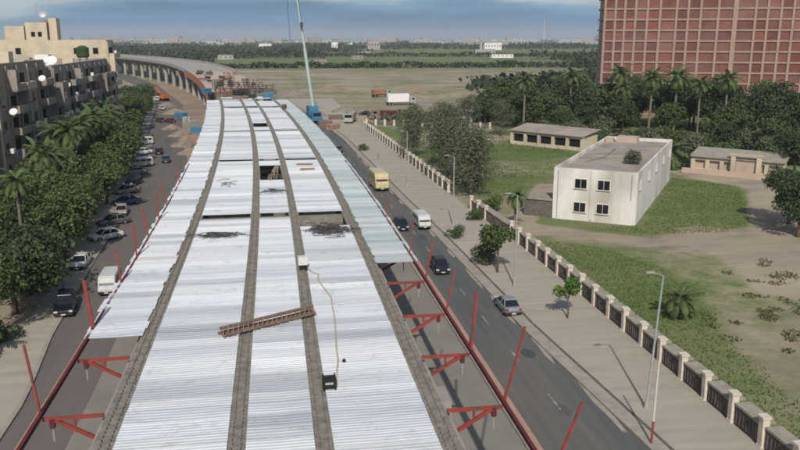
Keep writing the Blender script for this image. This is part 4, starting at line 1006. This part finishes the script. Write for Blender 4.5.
def van_kind(L_=4.6, W_=1.72, H_=1.95, name='van', cat='van', nwin=3, nose=.45):
    t = thing(name, 'x', cat); mb = MB()
    st = [(-L_/2, .4, H_-.2, .93), (-L_/2+.12, .3, H_-.03, 1), (0, .28, H_, 1), (L_/2-nose-.45, .28, H_-.02, 1), (L_/2-nose-.1, .28, H_*.8, .98), (L_/2-nose+.05, .28, H_*.56, .97), (L_/2-.05, .32, H_*.48, .94), (L_/2, .4, H_*.4, .9)]
    hull(mb, st, W_); mb.build('body', PAINT['white'], t)
    z = H_*.72
    mb = MB(); a0, a1 = L_/2-nose-.42, L_/2-nose+.06
    mb.add([(-W_*.42, a1+.015, H_*.57), (W_*.42, a1+.015, H_*.57), (W_*.39, a0+.05, H_*.93), (-W_*.39, a0+.05, H_*.93)], [(0, 1, 2, 3)])
    mb.add([(-W_*.42, a1+.045, H_*.57), (W_*.42, a1+.045, H_*.57), (W_*.39, a0+.08, H_*.935), (-W_*.39, a0+.08, H_*.935)], [(0, 1, 2, 3)]); mb.build('windscreen', M['glass'], t)
    mb = MB(); mb.box((0, -L_/2-.0, z), (W_*.74, .05, H_*.26)); mb.build('rear_window', M['glass'], t)
    sp = (L_-nose-.75)/nwin
    for s_ in (-1, 1):
        for k in range(nwin):
            mb = MB(); mb.box((s_*(W_/2+.0), -L_/2+.3+sp*(k+.5), z), (.03, sp*.84, H_*.24)); mb.build('side_window', M['glass'], t)
        wheel(t, s_*(W_/2-.1), L_*.32); wheel(t, s_*(W_/2-.1), -L_*.30)
        mb = MB(); mb.box((s_*(W_/2+.1), a0+.3, H_*.62), (.16, .08, .24)); mb.build('mirror', M['bumper'], t)
    lights(t, L_, W_, .7); return Kind(t)
sedan, suv = car_kind(), car_kind(4.5, 1.82, 1.06, 1.72, (-2.0, -1.7, .35, 1.1), True, 'parked_car', 'car')
van = van_kind(); minibus = van_kind(6.4, 2.1, 2.7, 'minibus', 'minibus', 4, .3)
hd = lambda y, k=1: math.atan(k)     # unused helper kept small
def dirL(y): return math.atan((lk(y-3)-lk(y+3))/6)
def dirR(y): return math.atan((rk(y-3)-rk(y+3))/6)
PC = lambda c: {'body': PAINT[c], 'roof': PAINT[c]}
pg = 'cars parked along the left street'
for K, x, y, a_, c, lb in ((suv, -18.1, 66.3, math.pi+.15, 'black', 'black off road car at the left kerb by the near end of the trees'), (sedan, -19.6, 91, math.pi-.9, 'white', 'white car with a dark windscreen nosing out from the left trees'),
    (sedan, -20.2, 98.5, 2.2, 'grey', 'grey car parked behind the white one under the left trees'), (sedan, -19.9, 80, math.pi, 'white', 'small white car half hidden behind the red posts'), (sedan, -20.3, 104.5, math.pi+.1, 'beige', 'beige car at the left kerb'),
    (sedan, -20.8, 110.5, 2.3, 'blue', 'bluish car at the left kerb under the trees'), (suv, -22.4, 126, 2.9, 'black', 'dark tall car parked ahead of the bluish one'), (sedan, -22.2, 119, 2.4, 'silver', 'silver car parked before the dark tall car'), (sedan, -23.8, 136, 2.1, 'silver', 'silver car parked beyond the dark tall car'),
    (van, -24.1, 144.4, 2.0, 'white', 'white van parked slantwise on the left'), (sedan, -26.3, 146.5, 2.0, 'white', 'white car nosed in beside the slanting white van'), (sedan, -25.4, 152.5, 2.0, 'beige', 'pale beige car parked slantwise beyond the white van'),
    (sedan, -26.3, 160.5, 2.1, 'white', 'white car in the middle of the far slanted row'), (sedan, -27.4, 168, 2.1, 'silver', 'silver car in the far slanted row'), (van, -28.4, 175, 2.1, 'white', 'white van in the far slanted row'), (sedan, -30.2, 189, 2.1, 'grey', 'grey car near the end of the far slanted row'), (sedan, -33.4, 205, 2.2, 'white', 'last white car of the far slanted row')):
    K.put((x, y, .02), a_, lb, pg, .88, mats=PC(c))
mg = 'cars driving on the left street'
for K, x, y, a_, c, lb in ((van, -15.5, 71.6, math.pi+.03, 'white', 'white van driving towards the viewer beside the left decking edge'), (sedan, -23.2, 161, .1, 'black', 'dark car driving on the left street beyond the van'), (sedan, -20.4, 149.5, .12, 'blue', 'dark blue car driving on the left street'),
    (sedan, -31.2, 223, .5, 'red', 'dark red car leftmost of a crossing pair far up the left street'), (sedan, -28.3, 221, .6, 'red', 'dark red car rightmost of a crossing pair far up the left street')):
    K.put((x, y, .02), a_, lb, mg, .88, mats=PC(c))
rg = 'vehicles on the right road'
for K, x, y, a_, c, lb in ((sedan, 15.6, 73, math.pi, 'black', 'black car in the middle of the right road'), (sedan, 18.9, 60.6, 0, 'silver', 'silver car near the right kerb beside the sapling'), (van, 17.3, 91.5, math.pi+.03, 'white', 'white van near the kerb by the olive trees'),
    (minibus, 15.4, 117.5, math.pi+.05, 'cream', 'cream yellow minibus coming down the right road'), (sedan, 14.6, 91, math.pi, 'black', 'dark car low beside the decking edge ahead of the minibus'), (sedan, 12.5, 158, .05, 'grey', 'grey car far up the right road')):
    K.put((x, y, .02), a_, lb, rg, .85 if c == 'silver' else None, mats=PC(c))
for q, (K, x, y, a_, c, lb) in enumerate(((van, 50.5, 206, 1.4, 'white', 'white van rightmost in the yard beyond the olive trees'), (van, 45.6, 212, 1.5, 'white', 'white van in the yard left of the other one'), (sedan, 55.5, 211, 1.4, 'silver', 'silver car in the yard beside the white vans'), (sedan, 26.8, 234, 1.2, 'black', 'dark car on the dusty ground beyond the far fence'),
    (sedan, 60.5, 238, 1.4, 'white', 'white car before the palms in the distance'), (sedan, -36, 262, .4, 'white', 'white car under the far viaduct'), (van, -43, 300, .4, 'white', 'white van at the bend beyond the left street'))):
    K.put((x, y, .02), a_, lb, 'distant vehicles', mats=PC(c))
# trucks
def truck(loc, rz, boxL, boxH, mbox, mcab, label, dump=False):
    t = thing('truck', label, 'truck', loc, rz)
    mb = MB(); mb.box((0, boxL/2+1.3, 1.7), (2.3, 1.9, 2.0)); mb.box((0, boxL/2+2.2, 1.1), (2.3, .3, .9)); mb.build('cab', M[mcab], t)
    mb = MB(); mb.box((0, boxL/2+2.27, 2.1), (2.0, .06, .8)); mb.box((0, boxL/2+1.5, 2.15), (2.34, .9, .7)); mb.build('windows', M['glass'], t)
    mb = MB()
    if dump:
        z0, z1 = 1.2, 1.2+boxH
        mb.loft([ringbox(-1.1, -boxL/2, 1.1, boxL/2, z0), ringbox(-1.3, -boxL/2-.3, 1.3, boxL/2, z1), ringbox(-1.2, -boxL/2-.2, 1.2, boxL/2-.1, z1), ringbox(-1.0, -boxL/2+.1, 1.0, boxL/2-.1, z0+.2)])
    else: mb.box((0, 0, 1.1+boxH/2), (2.5, boxL, boxH))
    mb.build('load_box', M[mbox], t)
    mb = MB(); mb.box((0, .6, .9), (1.0, boxL+2.6, .3)); mb.build('chassis', M['steel'], t)
    for s_ in (-1, 1):
        for yy in (boxL/2+1.2, -boxL/2+1.6, -boxL/2+.5):
            wheel(t, s_*1.05, yy, .5, .3)
    return t
truck((20.5, 214, 0), 2.9, 4.6, 1.6, 'greyb', 'pale', 'grey dump truck beyond the right decking edge', True)
truck((42, 268, 0), -1.45, 7.5, 2.8, 'citywhite', 'pale', 'white box truck on the brown field')
truck((40.5, 306, 0), -1.3, 5, 1.6, 'archo', 'pale', 'rusty orange truck left of the white box truck', True)
truck((31.5, 219, 0), 1.5, 4.5, 1.4, 'darkred', 'rust', 'dark red truck before the brown field', True)
# excavator
def excavator(loc, rz, label, m):
    t = thing('excavator', label, 'excavator', loc, rz)
    for s_ in (-1, 1):
        mb = MB(); mb.loft([[(s_*1.2-.3, y, z) for y, z in ((-1.9, .3), (-1.6, .05), (1.6, .05), (1.9, .3), (1.9, .65), (1.6, .9), (-1.6, .9), (-1.9, .65))], [(s_*1.2+.3, y, z) for y, z in ((-1.9, .3), (-1.6, .05), (1.6, .05), (1.9, .3), (1.9, .65), (1.6, .9), (-1.6, .9), (-1.9, .65))]]); mb.build('track', M['tyre'], t)
    mb = MB(); mb.box((0, -.6, 1.6), (2.6, 3.2, 1.2)); mb.box((0, -2.0, 1.7), (2.5, .8, 1.3)); mb.build('body', M[m], t)
    mb = MB(); mb.box((-.8, .7, 2.3), (1.0, 1.5, 1.7)); c_ = mb.build('cab', M[m], t); mb = MB(); mb.box((-.8, .8, 2.5), (1.04, 1.54, 1.0)); mb.build('windows', M['glass'], c_)
    mb = MB(); mb.beam((.3, .9, 1.9), (.3, 3.4, 4.8), .4, .55); mb.beam((.3, 3.3, 4.8), (.3, 5.2, 4.0), .38, .5); mb.build('boom', M[m], t)
    mb = MB(); mb.beam((.3, 5.1, 4.2), (.3, 5.6, 1.6), .32, .4); mb.build('stick', M[m], t)
    mb = MB(); mb.loft([[(-.3, y, z) for y, z in ((5.7, 1.6), (5.0, 1.4), (4.9, .6), (5.6, .4))], [(.9, y, z) for y, z in ((5.7, 1.6), (5.0, 1.4), (4.9, .6), (5.6, .4))]]); mb.build('bucket', M['steel'], t)
    return t
excavator((-40.5, 300, 0), .8, 'orange excavator on the dirt left of the viaduct', 'orange')

# dirt heaps and material on the ground by the viaduct
def heap(loc, R_, H_, m, label, seed):
    r_ = random.Random(seed); secs = []
    for k in range(5):
        q = k/4; rr = R_*(1-q)**.75+.05; secs.append([(rr*math.cos(a_)*(1+r_.uniform(-.15, .15)), rr*math.sin(a_)*(1+r_.uniform(-.15, .15)), H_*q) for a_ in [2*math.pi*j/14 for j in range(14)]])
    mb = MB(); mb.loft(secs); o = mb.build('dirt_heap', M[m]); o.location = loc; tag(o, label, 'heap', 'dirt heaps around the site')
for q, (x, y, R_, H_, m, lb) in enumerate(((-17, 160, 2.5, 1.2, 'dirt', 'orange dirt heap beside the left decking edge'), (-19.5, 172, 3, 1.3, 'rubble', 'grey rubble heap left of the decking'), (-22, 190, 3, 1.5, 'rubble', 'rubble heap before the unfinished deck end'), (-26, 205, 2.5, 1.2, 'dirt', 'orange heap beside the left street bend'),
    (-30, 248, 4, 1.6, 'dirt', 'wide orange heap under the far viaduct'), (-20, 182, 2, 1, 'dirt', 'small orange heap before the unfinished deck end'), (13, 232, 3, 1.4, 'dirt', 'dirt heap behind the crane'), (22, 245, 5, 2, 'rubble', 'rubble heap right behind the crane'), (-36, 275, 3.5, 1.5, 'rubble', 'grey heap by the excavator'), (-12, 300, 5, 2.2, 'dirt', 'broad heap beyond the unfinished deck'), (8, 320, 6, 2.4, 'rubble', 'broad rubble heap beyond the crane'), (60, 330, 6, 2, 'dirt', 'heap on the brown field beyond the box truck'), (25, 350, 7, 2.2, 'dirt', 'long heap on the brown field behind the crane'))):
    heap((x, y, 0), R_, H_, m, lb, q)
for q, (x, y, m, lb) in enumerate(((-18.5, 196, 'craneb', 'blue stack on the ground below the unfinished deck end'), (-21.5, 212, 'pale', 'pale stack on the ground left of the unfinished deck end'), (-24, 222, 'pale', 'second pale stack near the unfinished deck end'), (-27, 236, 'craneb', 'blue stack under the far viaduct'), (13, 206, 'rust', 'brown stack right of the decking by the crane'), (14.5, 198, 'wood', 'pinkish timber stack by the right road'), (7.5, 230, 'craneb', 'blue stack behind the crane'), (-17.5, 178, 'wood', 'timber stack left of the decking'), (17, 222, 'rust', 'rust stack beside the dump truck'))):
    stack((x, y, 0), q*.8, 4, 2, 1.4, m, lb, 'material_stack', 4, 'stack', 'stacks of material on the ground')

# ------------------------------------------------------------------ far country
def belt(name, quads, label, seed, size=3.0, m='belt'):
    r_ = np.random.RandomState(seed); Vs = []; n_all = 0
    for (x0, y0, x1, y1, depth, h, n) in quads:
        u = r_.rand(n); w = (r_.rand(n)-.5)*depth
        # clumps: height envelope varies along the belt
        ph = r_.rand(6)*6.28; env = .55+.45*np.abs(np.sin(u*37+ph[0])*.5+np.sin(u*91+ph[1])*.3+np.sin(u*13+ph[2])*.4)
        X = x0+(x1-x0)*u+r_.normal(size=n)*3; Y = y0+(y1-y0)*u+w; Z = h*env*r_.rand(n)**.6
        P = np.stack([X, Y, Z], 1); d = r_.normal(size=(n, 3)); d /= np.linalg.norm(d, axis=1)[:, None]; a_ = np.cross(d, r_.normal(size=(n, 3))); a_ /= np.linalg.norm(a_, axis=1)[:, None]; b_ = np.cross(d, a_)
        s = (size*(.5+r_.rand(n)))[:, None]
        Vs.append(np.stack([P-a_*s*.5, P+b_*s*.5, P+a_*s*.5, P-b_*s*.5], 1).reshape(-1, 3)); n_all += n
    V = np.concatenate(Vs); me = bpy.data.meshes.new(name); me.from_pydata(V.tolist(), [], [(4*i, 4*i+1, 4*i+2, 4*i+3) for i in range(n_all)])
    at = me.attributes.new('tone', 'FLOAT', 'POINT'); at.data.foreach_set('value', np.repeat(r_.rand(n_all), 4).astype('f')); me.materials.append(M[m])
    return tag(place(name, me), label, 'wood', kind='stuff')
belt('tree_belt', [(-420, 640, -60, 760, 90, 8, 7000), (-560, 900, 60, 1000, 160, 9, 9000), (-700, 1250, 150, 1300, 220, 9, 8000)], 'dark tree belt on the plain left of the crane', 1)
belt('tree_belt', [(-60, 620, 260, 600, 14, 5, 2600), (30, 1000, 420, 930, 20, 6, 2600)], 'thin dark hedge lines between the far fields', 2, 2.2)
belt('tree_belt', [(-900, 1800, 1300, 1650, 260, 11, 12000), (-1300, 2500, 2100, 2300, 350, 12, 9000), (-1800, 3300, 2600, 3200, 300, 14, 7000)], 'long woods below the skyline', 3, 5)
belt('tree_belt', [(230, 560, 420, 640, 120, 9, 3500), (280, 760, 620, 900, 200, 10, 4500), (90, 330, 200, 420, 60, 6, 2200)], 'scattered woods beyond the grove at the right', 4)
belt('scrub_belt', [(30, 216, 70, 214, 12, 2.6, 1500)], 'sparse scrub over the brown field', 5, .9, 'leafo')
def city_kind(w, d, h, nf, nw, m, seed):
    t = thing('far_building', 'x', 'building'); mb = MB(); r_ = random.Random(seed)
    mb.box((0, 0, h/2), (w, d, h)); mb.box((r_.uniform(-.2, .2)*w, 0, h+1), (w*.3, d*.4, 2)); mb.build('wall', M[m], t)
    mb = MB()
    for f_ in range(nf):
        for k in range(nw): mb.box((-w/2+(k+.5)*w/nw, -d/2-.02, (f_+.5)*h/nf+.3), (w/nw*.42, .08, h/nf*.45))
    mb.build('windows', M['greyb'], t); return Kind(t)
ck = [city_kind(24, 14, 20, 6, 6, 'city', 1), city_kind(16, 14, 26, 8, 4, 'citysh', 2), city_kind(34, 16, 16, 5, 9, 'city', 3), city_kind(18, 12, 14, 4, 5, 'citywhite', 4), city_kind(14, 14, 34, 11, 3, 'citysh', 5)]
r = random.Random(21)
for k in range(295):
    y = r.uniform(2300, 4600); u = r.uniform(-.42, .62); x = y*u
    q = r.choices(range(5), (5, 5, 4, 1.2, 1.3))[0]
    ck[q].put((x, y, 0), r.uniform(-.5, .5), 'small pale block in the hazy skyline', 'blocks of the hazy skyline', (r.uniform(1.2, 3.4), 1, r.uniform(.45, .95)))
def far_block(name, loc, dims, m, label, rz=0, cat='building'):
    t = thing(name, label, cat, loc, rz); mb = MB(); w, d, h = dims; mb.box((0, 0, h/2), (w, d, h)); mb.build('wall', M[m], t)
    mb = MB(); mb.box((0, 0, h+.25), (w+.6, d+.6, .5)); mb.build('roof', M['roofd'], t)
    mb = MB()
    for k in range(max(2, int(w/5))): mb.box((-w/2+(k+.5)*w/max(2, int(w/5)), -d/2-.03, h*.55), (1.6, .08, h*.25))
    mb.build('windows', M['void'], t); return t
far_block('farm_building', (-12, 1420, 0), (22, 14, 13), 'citywhite', 'bright white block on the plain left of the crane boom')
far_block('farm_building', (115, 1500, 0), (11, 12, 15), 'citywhite', 'bright white narrow house right of the crane boom')
far_block('farm_building', (195, 1550, 0), (24, 12, 18), 'citysh', 'pinkish tall house on the plain in the middle')
far_block('farm_building', (140, 1250, 0), (30, 10, 5), 'city', 'low pale farm shed in the fields')
far_block('farm_building', (265, 905, 0), (26, 9, 4), 'citywhite', 'long low white shed in the green fields at the right')
far_block('farm_building', (310, 1150, 0), (30, 12, 6), 'city', 'low pale shed beyond the long white one')
far_block('farm_building', (-50, 880, 0), (16, 9, 4.5), 'city', 'small pale shed before the dark tree belt')
far_block('farm_building', (420, 1500, 0), (34, 14, 14), 'citywhite', 'white block left of the brick building at the skyline')
far_block('farm_building', (500, 1750, 0), (50, 16, 14), 'citysh', 'pinkish long block at the skyline left of the brick building')
t = thing('silo_tower', 'thin pale tower standing in the far fields', 'tower', (265, 1000, 0))
mb = MB(); mb.tube([(0, 0, 0), (0, 0, 20)], [1.8, 1.5], 12); mb.build('shaft', M['city'], t); mb = MB(); mb.tube([(0, 0, 20), (0, 0, 23)], [2.6, 2.4], 12); mb.build('head', M['city'], t)
t = thing('spire_tower', 'faint slender spire rising over the skyline left of the brick building', 'tower', (1360, 3900, 0))
mb = MB(); mb.tube([(0, 0, 0), (0, 0, 30), (0, 0, 60), (0, 0, 118)], [9, 8, 5, 1], 10); mb.build('spire', M['city'], t)
r = random.Random(44)
for k, (x, y) in enumerate(((-150, 700), (-100, 820), (-260, 1100), (40, 700), (90, 860), (-40, 1150), (330, 700), (380, 820))):
    far_block('hut', (x, y, 0), (r.uniform(7, 14), 6, r.uniform(3, 5)), r.choice(('city', 'citysh', 'cream')), f'{ORD[k]} small hut from the left scattered in the distant fields', r.uniform(-.5, .5))['group'] = 'small huts in the distant fields'

# ------------------------------------------------------------------ haze
hz = bpy.data.materials.new('haze'); hz.use_nodes = True; t = hz.node_tree; t.nodes.clear()
pv = t.nodes.new('ShaderNodeVolumePrincipled'); pv.inputs['Color'].default_value = (.80, .88, .95, 1); pv.inputs['Density'].default_value = .00013; pv.inputs['Anisotropy'].default_value = 0
t.links.new(pv.outputs[0], t.nodes.new('ShaderNodeOutputMaterial').inputs['Volume'])
mb = MB(); mb.box((0, 7000, 69), (20000, 17000, 140)); o = mb.build('haze', hz); o['kind'] = 'stuff'
